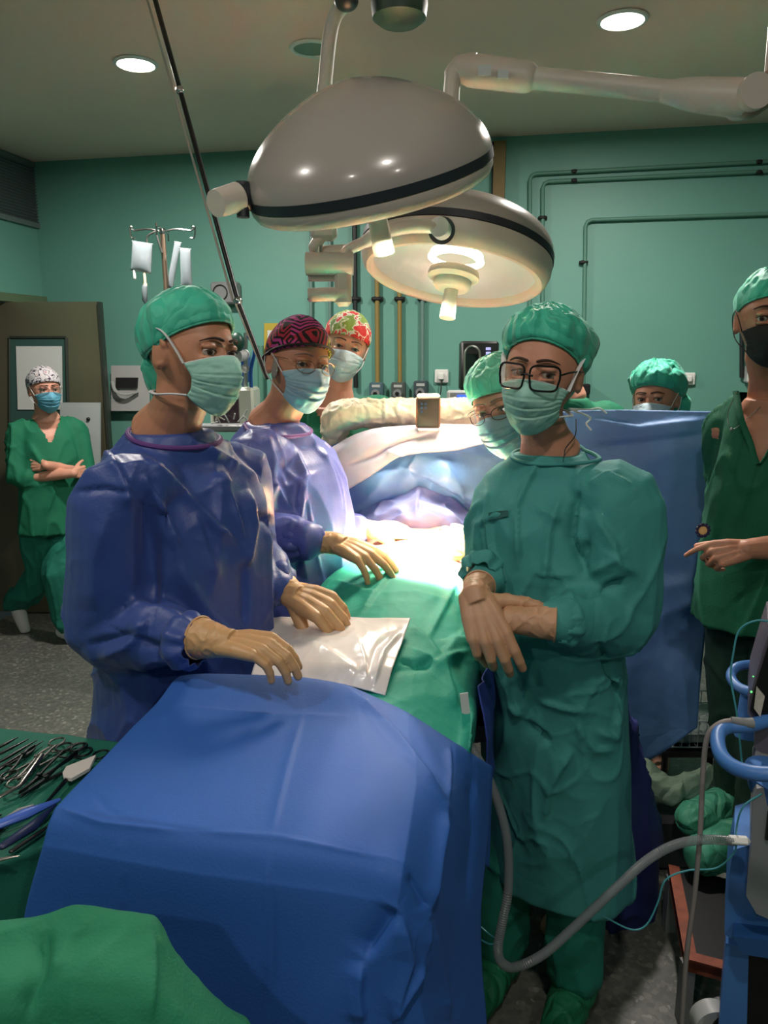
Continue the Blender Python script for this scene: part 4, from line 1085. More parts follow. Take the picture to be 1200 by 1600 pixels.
# ---------------------------------------------------------------- 3 nurse with the flowered cap
def nurse_floral():
    H = Head(P(540, 540, 2.84), yaw=6, pitch=6, roll=-15, k=.97)
    N = P(524, 628, 2.90); Hip = P(516, 840, 2.94); Hip.z = .9
    s1, s2 = N + Vector((-.17, 0, -.07)), N + Vector((.18, 0, -.07)); e1, e2 = s1 + Vector((-.05, .03, -.28)), s2 + Vector((.05, .03, -.28)); w1, w2 = e1 + Vector((.10, -.2, -.03)), e2 + Vector((-.10, -.2, -.03))
    ft = feet_at(Hip.x, Hip.y, 0)
    body = body_mesh('person', H, N, lambda g: slim(g, N, Hip, 0, ft, [(arm5(s1, e1, w1), AR), (arm5(s2, e2, w2), AR)], .86, .9), M_sk3, (Hip.x, Hip.y, 0),
        'person in green scrubs with a red flowered cap, head tilted, behind the padded white arm', vox=.0035)
    H.eyes(body, closed=.8); H.brows(body, thick=.8)
    def b(g):
        torso(g, N, Hip, rings(N, 1.0, 1.0), 0)
        limb(g, [s1 + Vector((.06, 0, .02)), s1, e1 - (e1 - s1) * .15], [.07, .075, .075]); limb(g, [s2 + Vector((-.06, 0, .02)), s2, e2 - (e2 - s2) * .15], [.07, .075, .075])
    zN = N.z
    garment(body, 'scrub_top', M_scrub, b, .010, 4, .012, 6, (1, 1, .3), 5.0, cut=lambda V: (V[:, 1] < N.y + .03) & (np.abs(V[:, 0] - N.x) < np.clip((V[:, 2] - (zN - .17)) * .42, 0, .09)) & (V[:, 2] > zN - .17))
    cap_puffy(H, body, M_floral, .012, .046, -.05, seed=6.0, wrinkle=.0025, name='flowered_cap', back=.02)
    mask_mesh(H, body, mat('pale_mask', (176, 198, 208), .7), ties='ear', top=-.008, seed=8)
nurse_floral()

# ---------------------------------------------------------------- 4 surgeon with dark glasses in the green gown
def surgeon_green():
    H = Head(P(847, 580, 1.62), yaw=-25, pitch=3, roll=-5, k=.96)
    N = P(858, 706, 1.68); Hip = P(868, 1090, 1.70); Hip.z = .88
    s1, e1, w1 = P(962, 782, 1.58), P(958, 958, 1.58), P(862, 974, 1.44)
    s2, e2, w2 = P(796, 776, 1.80), P(770, 872, 1.74), P(750, 918, 1.56)
    Ft = Vector((.40, 1.74, 0)); ft = feet_at(Ft.x, Ft.y, -30, .10)
    body = body_mesh('person', H, N, lambda g: slim(g, N, Hip, -30, ft, [(arm5(s1, e1, w1), AR), (arm5(s2, e2, w2), AR)], .72, .66, .7), M_sk4, (Ft.x, Ft.y, 0),
        'person in a green gown with square black glasses and gloved hands clasped', neck_r=.050)
    H.eyes(body, gaze=(.38, -.02)); H.brows(body, lift=.002)
    def b(g):
        a = [(z, w, d, f) for z, w, d, f in [(.004, .076, .072, .004), (-.02, .105, .082, .002), (-.05, .150, .090, 0), (-.09, .176, .104, .01), (-.16, .188, .122, .02), (-.26, .184, .136, .03), (-.40, .172, .134, .03), (-.55, .172, .136, .02), (-.75, .178, .142, .01), (-.95, .176, .145, 0), (-1.08, .170, .145, 0), (-1.09, .160, .135, 0)]]
        Hp = Vector((Ft.x, Ft.y, 0)) ; Hh = Hip.copy(); torso(g, N, Hh, [(N.z + z, w, d, f) for z, w, d, f in a], -30)
        limb(g, [s1 + Vector((-.05, .02, .02)), s1, s1.lerp(e1, .5), e1, e1.lerp(w1, .5), w1 - (w1 - e1) * .12], [.065, .088, .094, .098, .092, .070, .046])
        limb(g, [s2 + Vector((.05, -.02, .02)), s2, s2.lerp(e2, .5), e2, w2 - (w2 - e2) * .12], [.064, .070, .066, .060, .046])
    L = [([(760, 760), (768, 850), (790, 940)], 0.0135, 4), ([(846, 712), (810, 790), (812, 900)], 0.0135, 5), ([(905, 760), (895, 840), (915, 890)], -0.0243, 6), ([(880, 770), (860, 830), (850, 940)], 0.0108, 5),
         ([(915, 760), (950, 740), (990, 760)], 0.0108, 5), ([(930, 800), (960, 850), (975, 920)], 0.0135, 7), ([(915, 900), (960, 870), (1000, 900)], 0.0135, 6), ([(905, 930), (940, 920), (980, 900)], -0.0162, 6),
         ([(935, 1000), (955, 1050), (975, 1100)], -0.0189, 4), ([(790, 800), (750, 820), (745, 870)], 0.0135, 5), ([(835, 790), (865, 805), (880, 812)], 0.0081, 4), ([(920, 840), (915, 880), (918, 900)], -0.0162, 5),
         ([(840, 1010), (825, 1080), (818, 1120)], 0.0135, 7), ([(818, 1125), (850, 1150), (860, 1165)], -0.0189, 7), ([(836, 1090), (880, 1105), (915, 1110)], 0.0108, 4), ([(900, 1165), (860, 1230), (850, 1290)], 0.0135, 7),
         ([(930, 1140), (960, 1150), (965, 1100)], 0.0135, 5), ([(900, 1130), (930, 1170), (960, 1170)], 0.0108, 5), ([(790, 1040), (800, 1100), (820, 1120)], 0.0162, 8), ([(900, 900), (870, 900), (830, 895)], 0.0054, 4)]
    gown = garment(body, 'surgical_gown', M_greengown, b, .0055, 6, .012, 5.2, (1, 1, .28), 31.0, L, .004, 18)
    collar(gown, N, -27, .078, .074, M_greengown, -.016, .0045, -.002, gown=gown)
    # woven badge strip on the chest, sleeve cuffs
    g = G(); a, c = P(762, 806, 1.49), P(794, 801, 1.49)
    strip = [on_surface(gown, x, y, .003) for x, y in ((763, 802), (780, 800), (795, 798), (795, 807), (780, 809), (763, 811))]
    if all(strip): g = G(); g.prism(strip, (0, -.001, 0), (0, .001, 0)); g.make('chest_label', mat('label_teal', (34, 88, 84), .8), gown, False)
    sleeve_cuff(gown, w1 + (e1 - w1).normalized() * .000, e1 - w1, .036, M_greengown, 3.0); sleeve_cuff(gown, w2 + Vector((0, .01, .02)), e2 - w2, .033, M_greengown, 5.0)
    # hanging ties at the side of the gown
    g = G(); g.tube(smooth_path([P(962, 1030, 1.72), P(975, 1120, 1.72), P(966, 1200, 1.72), P(962, 1270, 1.70), P(978, 1308, 1.70)], 18), [.018, .022, .026, .026, .024, .022, .022, .024, .026, .024, .022, .020, .020, .022, .022, .018, .012, .004], 10, flat=.35); g.make('gown_tie', M_greengown, gown)
    def tr(g):
        for i, f in enumerate(ft):
            h = vec(Hip) + (f - vec((Ft.x, Ft.y, 0))) * .8
            g.tube([h, (h * .6 + f * .4), (h * .25 + f * .75), f + [0, 0, .12]], [.075, .078, .076, .074], 20, rnd=True)
    garment(body, 'scrub_trousers', M_scrubp, tr, .010, 4, .014, 6, (1, 1, .3), 8.0)
    for f in ft:
        g = G(); t = vec((-.5, -.86, 0)); g.tube([f + [0, 0, .12], f + [0, 0, .06]], [.055, .06], 18, rnd=True); g.tube([f + [0, 0, .055] - t * .05, f + t * .08 + [0, 0, .05], f + t * .17 + [0, 0, .045]], [.05, .052, .042], 18, rnd=True)
        V, Fc = fused(g, .006, 3); V[:, 2] = np.maximum(V[:, 2], .002); V = folds(V, vnormals(V, Fc), .005, 12, (1, 1, 1), 4.0, 4.0); V[:, 2] = np.maximum(V[:, 2], .002)
        mesh_obj('shoe_cover', V, Fc, mat('shoe_cover_green', (20, 112, 76), .7, crease=.5, cscale=16), body)
    cap_puffy(H, body, M_cap, .030, .074, -.030, seed=11.0, bun=((.004, .108, -.020), (.055, .044, .060)), wrinkle=.008, back=.04)
    mask_mesh(H, body, M_maskg, ties='tie', top=-.010, seed=12, nose=.018)
    glasses(H, body, mat('black_frame', (16, 14, 14), .25), .0022, .0285, .0250, round_=.35, drop=-.002, y=-.127)
    # loose mask strings behind the ear
    g = G(); g.tube(smooth_path([H.w((.05, .085, -.085)), P(920, 640, 1.78), P(936, 638, 1.78), P(948, 646, 1.78)], 12), .0022, 6); g.tube(smooth_path([H.w((.05, .085, -.085)), P(922, 652, 1.76), P(916, 662, 1.76), P(924, 672, 1.76)], 12), .0022, 6); g.make('loose_strings', M_tie, body)
    g = G(); g.tube(smooth_path([P(900, 655, 1.66), P(899, 680, 1.62), P(884, 700, 1.60), P(882, 712, 1.58)], 10), .0012, 6); g.make('neck_cord', M_dark, body)
    M_glove4 = mat('glove_tan', (186, 142, 108), .5, var=.05, vscale=12, bump=.08, bscale=90, sss=.05)
    sp = dict(fwd=P(722, 1000, 1.53) - P(782, 966, 1.45), back=(.1, -.5, .8), side=1, curl=(34, 28, 16), spread=3, s=.95, thumb=(30, -20, 10))
    glove_obj(body, sp, P(796, 968, 1.455), w1 + (w1 - P(792, 968, 1.455)) * .2, M_glove4, .088, (.029, .032, .035), seed=6)
    sp = dict(fwd=P(776, 1000, 1.44) - P(748, 925, 1.50), back=(-.15, -1, .45), side=-1, curls=[(20, 22, 14), (28, 30, 18), (36, 36, 20), (42, 40, 20)], spread=4, s=1.04, thumb=(74, -8, 10))
    glove_obj(body, sp, P(742, 930, 1.48), e2, M_glove4, .06, (.028, .030, .033), seed=5)
surgeon_green()

# ---------------------------------------------------------------- 5 surgeon with pale cap and thin glasses
def surgeon_far():
    H = Head(P(787, 632, 2.06), yaw=-30, pitch=10, roll=17, k=1.0)
    N = P(828, 728, 2.12); Hip = P(866, 1050, 2.12); Hip.z = .9
    s1, s2 = P(880, 775, 2.06), P(785, 790, 2.26); e1, e2 = P(900, 880, 2.1), P(765, 860, 2.28); w1, w2 = P(840, 880, 2.1), P(748, 850, 2.16)
    Ft = Vector((Hip.x + .02, Hip.y, 0)); ft = feet_at(Ft.x, Ft.y, -45)
    body = body_mesh('person', H, N, lambda g: slim(g, N, Hip, -45, ft, [(arm5(s1, e1, w1), AR), (arm5(s2, e2, w2), AR)]), M_sk3, (Ft.x, Ft.y, 0),
        'person with a pale green cap and thin glasses, leaning in behind the green gown')
    H.eyes(body, gaze=(.2, 0), closed=.6, mi=mat('iris_grey', (90, 96, 90), .2)); H.brows(body, mat('grey_brow', (130, 110, 98), .8), thick=.7)
    def b(g):
        torso(g, N, Hip, [(N.z + z, w * (.9 if z > -.5 else .80), d * .9, f) for z, w, d, f in RG + [(-1.25, .225, .18, 0), (-1.36, .21, .17, 0)]], -45)
        limb(g, [s1, e1, w1], [.08, .078, .074, .05]); limb(g, [s2, e2, w2], [.075, .07, .06, .045])
    gown = garment(body, 'surgical_gown', mat('navy_gown', (44, 50, 116), .6, crease=.2), b, .011, 5, .02, 5, (1, 1, .2), 44.0)
    collar(gown, N, -45, .086, .084, M_purple, -.02, .0055, -.002, gown=gown)
    cap_puffy(H, body, M_cap2, .020, .050, -.03, seed=21.0, wrinkle=.007, back=.03)
    mk = mask_mesh(H, body, M_maskb, ties='ear', top=-.010, seed=22); q = on_surface(mk, 793, 641, .003)
    if q:
        g = G(); ring = [q + Vector((math.cos(t) * .013, 0, math.sin(t) * .015)) for t in np.linspace(0, 2 * math.pi, 24, endpoint=False)]; g.tube(ring, .0012, 6, closed=True)
        for t in np.linspace(0, math.pi, 5, endpoint=False): e = Vector((math.cos(t) * .010, 0, math.sin(t) * .012)); g.tube([q - e, q + e], .0009, 5)
        g.make('mask_emblem', M_dark, mk)
    glasses(H, body, mat('thin_dark_frame', (92, 66, 56), .3, .6), .0012, .0235, .0155, round_=.9, drop=-.004)
    sp = dict(fwd=(-.6, -.1, .35), back=(.3, -1, .2), side=-1, curl=(30, 35, 25), spread=0, s=.9, thumb=(40, -20, 10))
    glove_obj(body, sp, P(757, 862, 2.12), P(790, 890, 2.2), M_glove, .05, (.028, .031, .034), seed=7)
surgeon_far()

# ---------------------------------------------------------------- 6 and 7 behind the blue screen
def screen_person(Hd, N, yaw, label, seed, mask=True, scr=M_scrub, bag=None, sk=None, lo=.72):
    Hip = Vector((N.x, N.y + .05, N.z - .55))
    body = body_mesh('person', Hd, N, lambda g: slim(g, N, Hip, yaw, feet_at(Hip.x, Hip.y, yaw)), sk or M_sk3, (Hip.x, Hip.y, 0), label, vox=.0042)
    Hd.eyes(body, gaze=(.3, 0)); Hd.brows(body)
    a = math.radians(yaw); X = Vector((math.cos(a), math.sin(a), 0))
    def b(g):
        torso(g, N, Hip, rings(N, .98, 1.0, lo), yaw)
        for sx in (-1, 1):
            s = N + X * .165 * sx + Vector((0, 0, -.085)); limb(g, [s - X * .05 * sx, s, s + X * .05 * sx + Vector((0, 0, -.24))], [.065, .073, .07])
    garment(body, 'scrub_top', scr, b, .012, 4, .012, 6, (1, 1, .3), seed)
    cap_puffy(Hd, body, M_cap, .034, .058, -.04, seed=seed, bun=bag, wrinkle=.010, back=.06)
    if mask: mask_mesh(Hd, body, mat('pale_mask', (176, 198, 208), .7), ties='ear', top=-.010, seed=seed)
    return body
screen_person(Head(P(872, 562, 3.05), yaw=-10, k=.90), P(886, 622, 3.05), -8, 'person in green scrubs hidden behind the tall green cap, only a shoulder showing', 51.0)
screen_person(Head(P(1024, 622, 2.88), yaw=-34, pitch=2, roll=3, k=.97), P(1032, 712, 2.92), -20, 'person peeking over the blue screen drape, only eyes and puffy green cap showing', 55.0, bag=((.035, .105, -.040), (.070, .060, .062)), sk=M_sk4)

# ---------------------------------------------------------------- 8 onlooker with the black mask
def onlooker():
    H = Head(P(1204, 497, 2.08), yaw=-17, pitch=3, roll=0, k=1.0)
    N = P(1208, 612, 2.16); Hip = P(1200, 905, 2.18); Hip.z = 1.10
    s1, e1, w1 = N + Vector((.135, -.09, -.10)), Vector((P(1290, 850, 1.96))), P(1166, 858, 1.92)
    s2, e2, w2 = N + Vector((-.095, .07, -.11)), P(1140, 790, 2.30), P(1150, 872, 2.14)
    Ft = Pz(1168, 1312, .19); a = math.radians(-34); X = vec((math.cos(a), math.sin(a), 0)); Fw = vec((math.sin(a), -math.cos(a), 0))
    def parts(g):
        torso(g, N, Hip, [(N.z + z, w * .66, d * .92, f) for z, w, d, f in RG[1:8]], -34)
        for sx in (-1, 1):
            f = vec(Ft) + vec((-.02, -.085, 0)) * sx; h = vec(Hip) + X * .08 * sx
            g.tube([h, (h + f) / 2, f + [0, 0, .08]], [.07, .052, .036], 16, rnd=True); g.tube([f + [0, 0, .055], f + nrm((-.93, -.36, 0)) * .14 + [0, 0, .05]], [.038, .03], 14, rnd=True)
        g.tube(arm5(s1, e1, w1), [.048, .044, .042, .036, .026], 16, rnd=True); g.tube(arm5(s2, e2, w2), [.048, .042, .038, .034, .026], 16, rnd=True)
        hand(g, w1, (-1, -.05, -.15), (.1, -.75, .65), 1, curls=[(30, 24, 10), (70, 60, 30), (74, 60, 30), (76, 60, 30)], spread=1, s=.92, thumb=(24, -16, 8))
    body = body_mesh('person', H, N, parts, M_sk4, tuple(Ft), 'person in dark green scrubs with a black mask at the right edge', neck_r=.050, vox=.003)
    H.eyes(body, gaze=(-.25, -.1)); H.brows(body, lift=.002)
    def b(g):
        R = [(.0, .085, .072, 0), (-.03, .110, .082, 0), (-.06, .128, .096, 0), (-.10, .142, .110, .01), (-.18, .158, .130, .02), (-.30, .174, .146, .03), (-.45, .196, .162, .03), (-.60, .214, .172, .03), (-.68, .218, .176, .03)]
        torso(g, N, Hip, [(N.z + z, w, d, f) for z, w, d, f in R], -34)
        limb(g, [s1 + Vector((-.05, 0, .02)), s1, s1.lerp(e1, .7)], [.075, .085, .085]); limb(g, [s2 + Vector((.05, 0, .02)), s2, s2.lerp(e2, .8)], [.054, .058, .058])
    L = [([(1150, 690), (1130, 780), (1112, 860)], .010, 6), ([(1190, 690), (1170, 760), (1150, 830)], .010, 7), ([(1165, 682), (1150, 710), (1146, 760)], -.008, 4), ([(1130, 650), (1110, 740), (1090, 800)], -.010, 6)]
    V0 = vec(N)
    def cutv(V):
        q = V - V0; x = q @ X; f = q @ Fw; z = q[:, 2]
        return (f > .0) & (np.abs(x) < np.clip((z + .185) * .46, 0, .10)) & (z > -.185)
    top = garment(body, 'scrub_top', M_scrub2, b, .009, 4, .014, 5.5, (1, 1, .25), 61.0, L, cut=cutv)
    g = G(); vl = [V0 + X * x + vec((0, 0, z)) + Fw * f for x, z, f in ((-.088, .0, .045), (-.06, -.07, .10), (-.03, -.125, .125), (0, -.188, .139), (.03, -.125, .125), (.06, -.07, .10), (.088, 0, .045))]
    g.tube(smooth_path(vl, 20), .009, 8, flat=.4); g.make('neckline', M_scrub2, top)
    def tr(g):
        for sx in (-1, 1):
            f = vec(Ft) + vec((-.02, -.085, 0)) * sx; h = vec(Hip) + X * .085 * sx; g.tube([h, h * .5 + f * .5, f + [0, 0, .07]], [.105, .095, .080], 20, rnd=True)
    garment(body, 'scrub_trousers', mat('dark_trousers', (7, 50, 38), .85, crease=.3), tr, .011, 4, .012, 6, (1, 1, .3), 66.0)
    for sx in (-1, 1):
        Fw = nrm((-.93, -.36, 0)); f = vec(Ft) + vec((-.02, -.085, 0)) * sx; g = G(); g.tube([f + [0, 0, .13], f + [0, 0, .06]], [.055, .06], 18, rnd=True); g.tube([f + [0, 0, .065] - Fw * .07, f + Fw * .08 + [0, 0, .068], f + Fw * .20 + [0, 0, .06]], [.062, .068, .056], 18, rnd=True)
        V, Fc = fused(g, .006, 3); V = folds(V, vnormals(V, Fc), .005, 12, (1, 1, 1), 4.0, 4.0); V[:, 2] = np.maximum(V[:, 2], Ft.z + .002)
        mesh_obj('shoe_cover', V, Fc, mat('shoe_cover_teal', (64, 150, 124), .6, crease=.6, cscale=16), body)
    cap_puffy(H, body, M_cap, .012, .060, -.03, seed=71.0, wrinkle=.006)
    mask_mesh(H, body, M_maskk, ties='ear', top=-.012, bot=-.124, seed=72, pleats=False, tie_m=M_black)
    g = G(); q = vec(N) + Fw * .135 + vec((0, 0, -.10)); g.tube(smooth_path([vec(N) + X * -.05 + Fw * .06 + vec((0, 0, .0)), vec(N) + X * -.03 + Fw * .115 + vec((0, 0, -.06)), q, vec(N) + X * .03 + Fw * .115 + vec((0, 0, -.06)), vec(N) + X * .05 + Fw * .06], 16), .0010, 6); g.ball(q + Fw * .004, .005); g.make('necklace', M_chrome, body)
    # round badge at the side seam
    c = P(1097, 828, 2.00); g = G(); g.tube([c, c + Vector((0, -.004, 0))], .017, 20)
    bd = g.make('badge', mat('badge_cream', (216, 180, 120), .6), body); g = G()
    for t in np.linspace(0, 2 * math.pi, 11, endpoint=False): g.ball(c + Vector((math.cos(t) * .016, -.006, math.sin(t) * .016)), (.005, .002, .005), nu=8, nv=6)
    g.make('badge_petals', mat('badge_navy', (26, 26, 70), .6), bd)
onlooker()

# ---------------------------------------------------------------- 9 walking nurse at the door
def walker():
    H = Head(P(70, 608, 4.32), yaw=40, pitch=2, roll=0, k=.98)
    N = P(72, 652, 4.36); Hip = P(80, 815, 4.36)
    yaw = 30; a = math.radians(yaw); X = Vector((math.cos(a), math.sin(a), 0)); Fw = Vector((math.sin(a), -math.cos(a), 0))
    s1, s2 = N - X * .148 + Vector((0, 0, -.08)), N + X * .148 + Vector((0, 0, -.08))
    e1, e2 = s1 + Vector((-.02, -.02, -.25)) + Fw * .04, s2 + Vector((.03, .02, -.24)) + Fw * .04
    w1 = N + Fw * .20 + X * .09 + Vector((0, 0, -.30)); w2 = N + Fw * .17 - X * .04 + Vector((0, 0, -.25))
    fb = P(28, 968, 4.50); ff = P(108, 996, 4.30); fb.z = .14; ff.z = .07
    k1 = P(66, 895, 4.40); k2 = P(92, 896, 4.28)
    def parts(g):
        torso(g, N, Hip, [(N.z + z, w * .70, d * .70, f) for z, w, d, f in RG[1:8]], yaw)
        for h, k, f, t in ((Hip - X * .07, k1, fb, Vector((.5, -.3, -.7))), (Hip + X * .07, k2, ff, Vector((.9, -.45, -.05)))):
            g.tube([h, h.lerp(k, .5), k, k.lerp(f, .5), f], [.078, .068, .052, .045, .036], 16, rnd=True); g.tube([f, f + t * .10], [.026, .020], 12, rnd=True)
        g.tube(arm5(s1, e1, w1), [.046, .042, .038, .034, .026], 16, rnd=True); g.tube(arm5(s2, e2, w2), [.046, .042, .038, .034, .026], 16, rnd=True)
        hand(g, w1, X - Fw * .5, Fw, -1, curl=(60, 50, 30), s=.85, spread=0); hand(g, w2 - Fw * .02, -X - Fw * .5, Fw, 1, curl=(60, 50, 30), s=.85, spread=0)
    body = body_mesh('person', H, N, parts, M_sk3, (Hip.x, Hip.y, 0), 'person in green scrubs walking past the steel door with arms crossed', vox=.0042)
    H.eyes(body); H.brows(body)
    def b(g):
        torso(g, N, Hip, [(N.z + z, w, d, f) for z, w, d, f in [(.0, .085, .07, 0), (-.03, .12, .08, 0), (-.06, .15, .092, 0), (-.10, .158, .104, .01), (-.2, .168, .118, .02), (-.35, .170, .13, .02), (-.55, .180, .14, .01), (-.66, .186, .145, .01)]], yaw)
        limb(g, [s1 + X * .05, s1, s1.lerp(e1, .9), e1.lerp(w1, .2)], [.06, .068, .068, .058]); limb(g, [s2 - X * .05, s2, s2.lerp(e2, .9), e2.lerp(w2, .15)], [.06, .066, .066, .056])
    V0 = vec(N); Xn, Fn = vec(X), vec(Fw)
    def cutv(V):
        q = V - V0; x = q @ Xn; f = q @ Fn; z = q[:, 2]; return (f > .0) & (np.abs(x) < np.clip((z + .13) * .5, 0, .09)) & (z > -.13)
    garment(body, 'scrub_top', M_scrub, b, .010, 4, .014, 6, (1, 1, .35), 81.0, [([(45, 690), (70, 730), (100, 735)], .02, 4), ([(78, 740), (84, 770), (72, 810)], .015, 4)], cut=cutv)
    def tr(g):
        for h, k, f in ((Hip - X * .075, k1, fb), (Hip + X * .075, k2, ff)):
            g.tube([h, h.lerp(k, .5), k, k.lerp(f, .6), f + Vector((0, 0, .05))], [.105, .10, .088, .082, .078], 20, rnd=True)
    garment(body, 'scrub_trousers', M_scrubp, tr, .010, 4, .016, 6, (1, 1, .3), 86.0)
    for f, t in ((fb, Vector((.35, -.25, -.85))), (ff, Vector((.9, -.42, -.10)))):
        t = t.normalized(); g = G(); base = f + Vector((0, 0, -.02)) if f is ff else f + Vector((0, 0, .02))
        g.tube([base - t * .05, base + t * .06, base + t * .16], [.040, .042, .032], 16, rnd=True); V, Fc = fused(g, .005, 2)
        V[:, 2] = np.maximum(V[:, 2], .004); mesh_obj('shoe', V, Fc, mat('white_shoe', (206, 204, 202), .6), body)
    cap_puffy(H, body, M_squig, .012, .052, -.03, seed=91.0, wrinkle=.003, name='patterned_cap')
    mask_mesh(H, body, M_maskb2, ties='ear', top=-.008, seed=92)
    glasses(H, body, mat('thin_grey_frame', (120, 120, 120), .3, .6), .0014, .023, .017, .8)
walker()
# ================================================================ operating table and patient
M_drape = mat('blue_drape', (38, 90, 170), 0.68, var=0.03, vscale=3, bump=0.12, bscale=260, crease=0.03, cscale=2.5)
M_drape2 = mat('screen_drape', (92, 134, 188), 0.55, var=0.04, vscale=3, bump=0.12, bscale=260, crease=0.25, cscale=4)
M_band = mat('drape_band', (178, 172, 186), 0.6, bump=0.1, bscale=260, crease=0.15, cscale=4)
M_gdrape = mat('green_drape', (26, 148, 126), 0.7, var=0.05, vscale=4, bump=0.15, bscale=260, crease=0.18, cscale=4)

def table():
    root = thing('operating_table', (.08, 2.1, 0), 'operating table hidden under drapes, carrying the patient', 'operating table')
    g = G(); g.box((.08, 2.35, .83), (.34, 1.35, .07), bev=.02); g.make('mattress', M_black, root)
    g = G(); g.box((.08, 2.35, .77), (.36, 1.35, .04)); g.make('table_top', M_steel, root, False)
    g = G(); g.box((.06, 2.3, .41), (.26, .36, .70), bev=.02); g.make('column', M_steel, root)
    g = G(); g.box((.06, 2.35, .04), (.36, .8, .08), bev=.02); g.make('base', M_steel, root)
table()

def patient():
    Mp = skin('skin_patient', (222, 172, 142)); g = G(); rg = []
    for Y, z, a, b in ((1.60, .93, .12, .05), (1.75, .945, .15, .07), (1.95, .965, .185, .095), (2.15, .98, .195, .115), (2.35, .985, .195, .125), (2.52, .98, .19, .115), (2.66, .97, .15, .08), (2.74, .96, .06, .055)):
        x = .05 + .05 * (Y - 1.3); rg.append(((x, Y, z), (a, 0, 0), (0, 0, b)))
    g.loft(rg, 40, power=2.4)
    for sx in (-1, 1): g.ball((.10 + sx * .085, 2.40, 1.065), (.075, .085, .045))
    H = Head((.125, 2.90, .985), 0, -80, 0, 1.0); H.mesh(g); g.tube([(.12, 2.74, .96), (.125, 2.82, .965)], .055, 18, rnd=True)
    for sx in (-1, 1): g.tube([(.07 + sx * .08, 1.75, .93), (.05 + sx * .07, 1.5, .91)], [.055, .04], 16, rnd=True)
    V, Fc = fused(g, .006, 3)
    N = vnormals(V, Fc); V = V + N * (soft(V, 9, 2.0) * .006)[:, None]
    o = mesh_obj('person', V, Fc, Mp, None, loc=(.08, 2.1, .87)); tag(o, 'patient lying on the table, bare chest lit brightly between the drapes', 'person')
    g = G(); g.ball((.03, 2.40, 1.108), (.016, .016, .006)); g.ball((.185, 2.36, 1.108), (.016, .016, .006)); g.make('nipple', mat('skin_mark', (150, 84, 66), .5), o)
patient()

def grid_obj(name, ctrl, nu, nv, m, label, cat, amp=.006, scale=6, seed=0., lst=(), parent=None, blend=.8, t=.003, aniso=(1, 1, 1), group=None, kind=None, fine=.001):
    V, Fc = patch(ctrl, nu, nv, blend); N = vnormals(V, Fc)
    vd = np.array(CAM) - V
    if (N * vd).sum() < 0: Fc = [f[::-1] for f in Fc]; N = -N
    V = folds(V, N, amp, scale, aniso, seed); N = vnormals(V, Fc)
    if fine: V = folds(V, N, fine, 22, (1, 1, 1), seed + 5); N = vnormals(V, Fc)
    if lst: V = strokes(V, N, lst)
    o = mesh_obj(name, V, Fc, m, parent); solid(o, t)
    if not parent: tag(o, label, cat, group, kind)
    return o
def PP(*a): return [P(*q) for q in a]

# green drape over the legs
rows = []
for Y, zt, xl, xr, zs in ((2.16, 1.085, -.17, .225, .88), (2.08, 1.098, -.175, .22, .84), (1.9, 1.085, -.18, .215, .82), (1.72, 1.055, -.18, .205, .80), (1.56, 1.022, -.18, .178, .80), (1.42, .985, -.17, .150, .83), (1.30, .955, -.16, .13, .84)):
    rows.append([(xl - .045, Y, zs - .05), (xl - .03, Y, zs + .08), (xl, Y, zt - .075), (xl + .09, Y, zt - .022), ((xl + xr) / 2, Y, zt), (xr - .09, Y, zt - .016), (xr, Y, zt - .060), (xr + .028, Y, zs + .10), (xr + .02, Y, zs)])
Lg = [([(628, 872), (600, 910), (560, 965)], .010, 4), ([(716, 906), (700, 940), (667, 1003)], .010, 4), ([(590, 927), (651, 926), (705, 941), (730, 965)], .008, 4), ([(520, 905), (560, 920), (590, 930)], .008, 4), ([(560, 965), (540, 1000), (520, 1040)], .008, 4), ([(640, 1012), (680, 1035), (735, 1015)], .012, 5), ([(620, 1030), (650, 1036), (678, 1036)], -.010, 5),
      ([(690, 1025), (700, 1060), (715, 1110)], .012, 6), ([(640, 975), (670, 1000), (690, 1030)], .008, 4), ([(600, 1050), (650, 1040), (690, 1028)], -.006, 5), ([(690, 1028), (710, 1000), (740, 1000)], .012, 8)]
grid_obj('green_drape', rows, 160, 170, M_gdrape, 'creased green surgical drape spread over the legs of the patient', 'drape', .0035, 4, 2.0, Lg)

# blue cloth tucked round the opened field, under the screen
ctrl = [PP((548, 800, 2.62), (600, 765, 2.62), (650, 748, 2.62), (700, 760, 2.62), (745, 800, 2.62), (770, 850, 2.55)),
        PP((552, 822, 2.50), (602, 795, 2.50), (655, 780, 2.50), (700, 792, 2.50), (740, 828, 2.48), (760, 870, 2.45)),
        PP((560, 838, 2.44), (605, 822, 2.42), (655, 812, 2.42), (695, 818, 2.42), (728, 842, 2.42), (750, 880, 2.40)),
        PP((558, 862, 2.44), (600, 850, 2.42), (655, 844, 2.42), (695, 848, 2.42), (726, 866, 2.42), (748, 900, 2.40))]
grid_obj('chest_drape', ctrl, 130, 70, mat('chest_drape', (128, 136, 186), .55, crease=.3), 'lavender blue drape folded in an arch over the patient chest', 'drape', .012, 9, 4.0,
    [([(585, 812), (620, 792), (655, 786), (700, 800), (745, 845)], .014, 4), ([(600, 822), (630, 806), (660, 800), (695, 812), (728, 845)], .012, 4), ([(560, 812), (600, 780), (655, 764), (700, 778), (755, 822)], .012, 4), ([(655, 764), (652, 790), (650, 812)], .008, 4), ([(585, 795), (620, 775), (640, 770)], -.008, 3)])

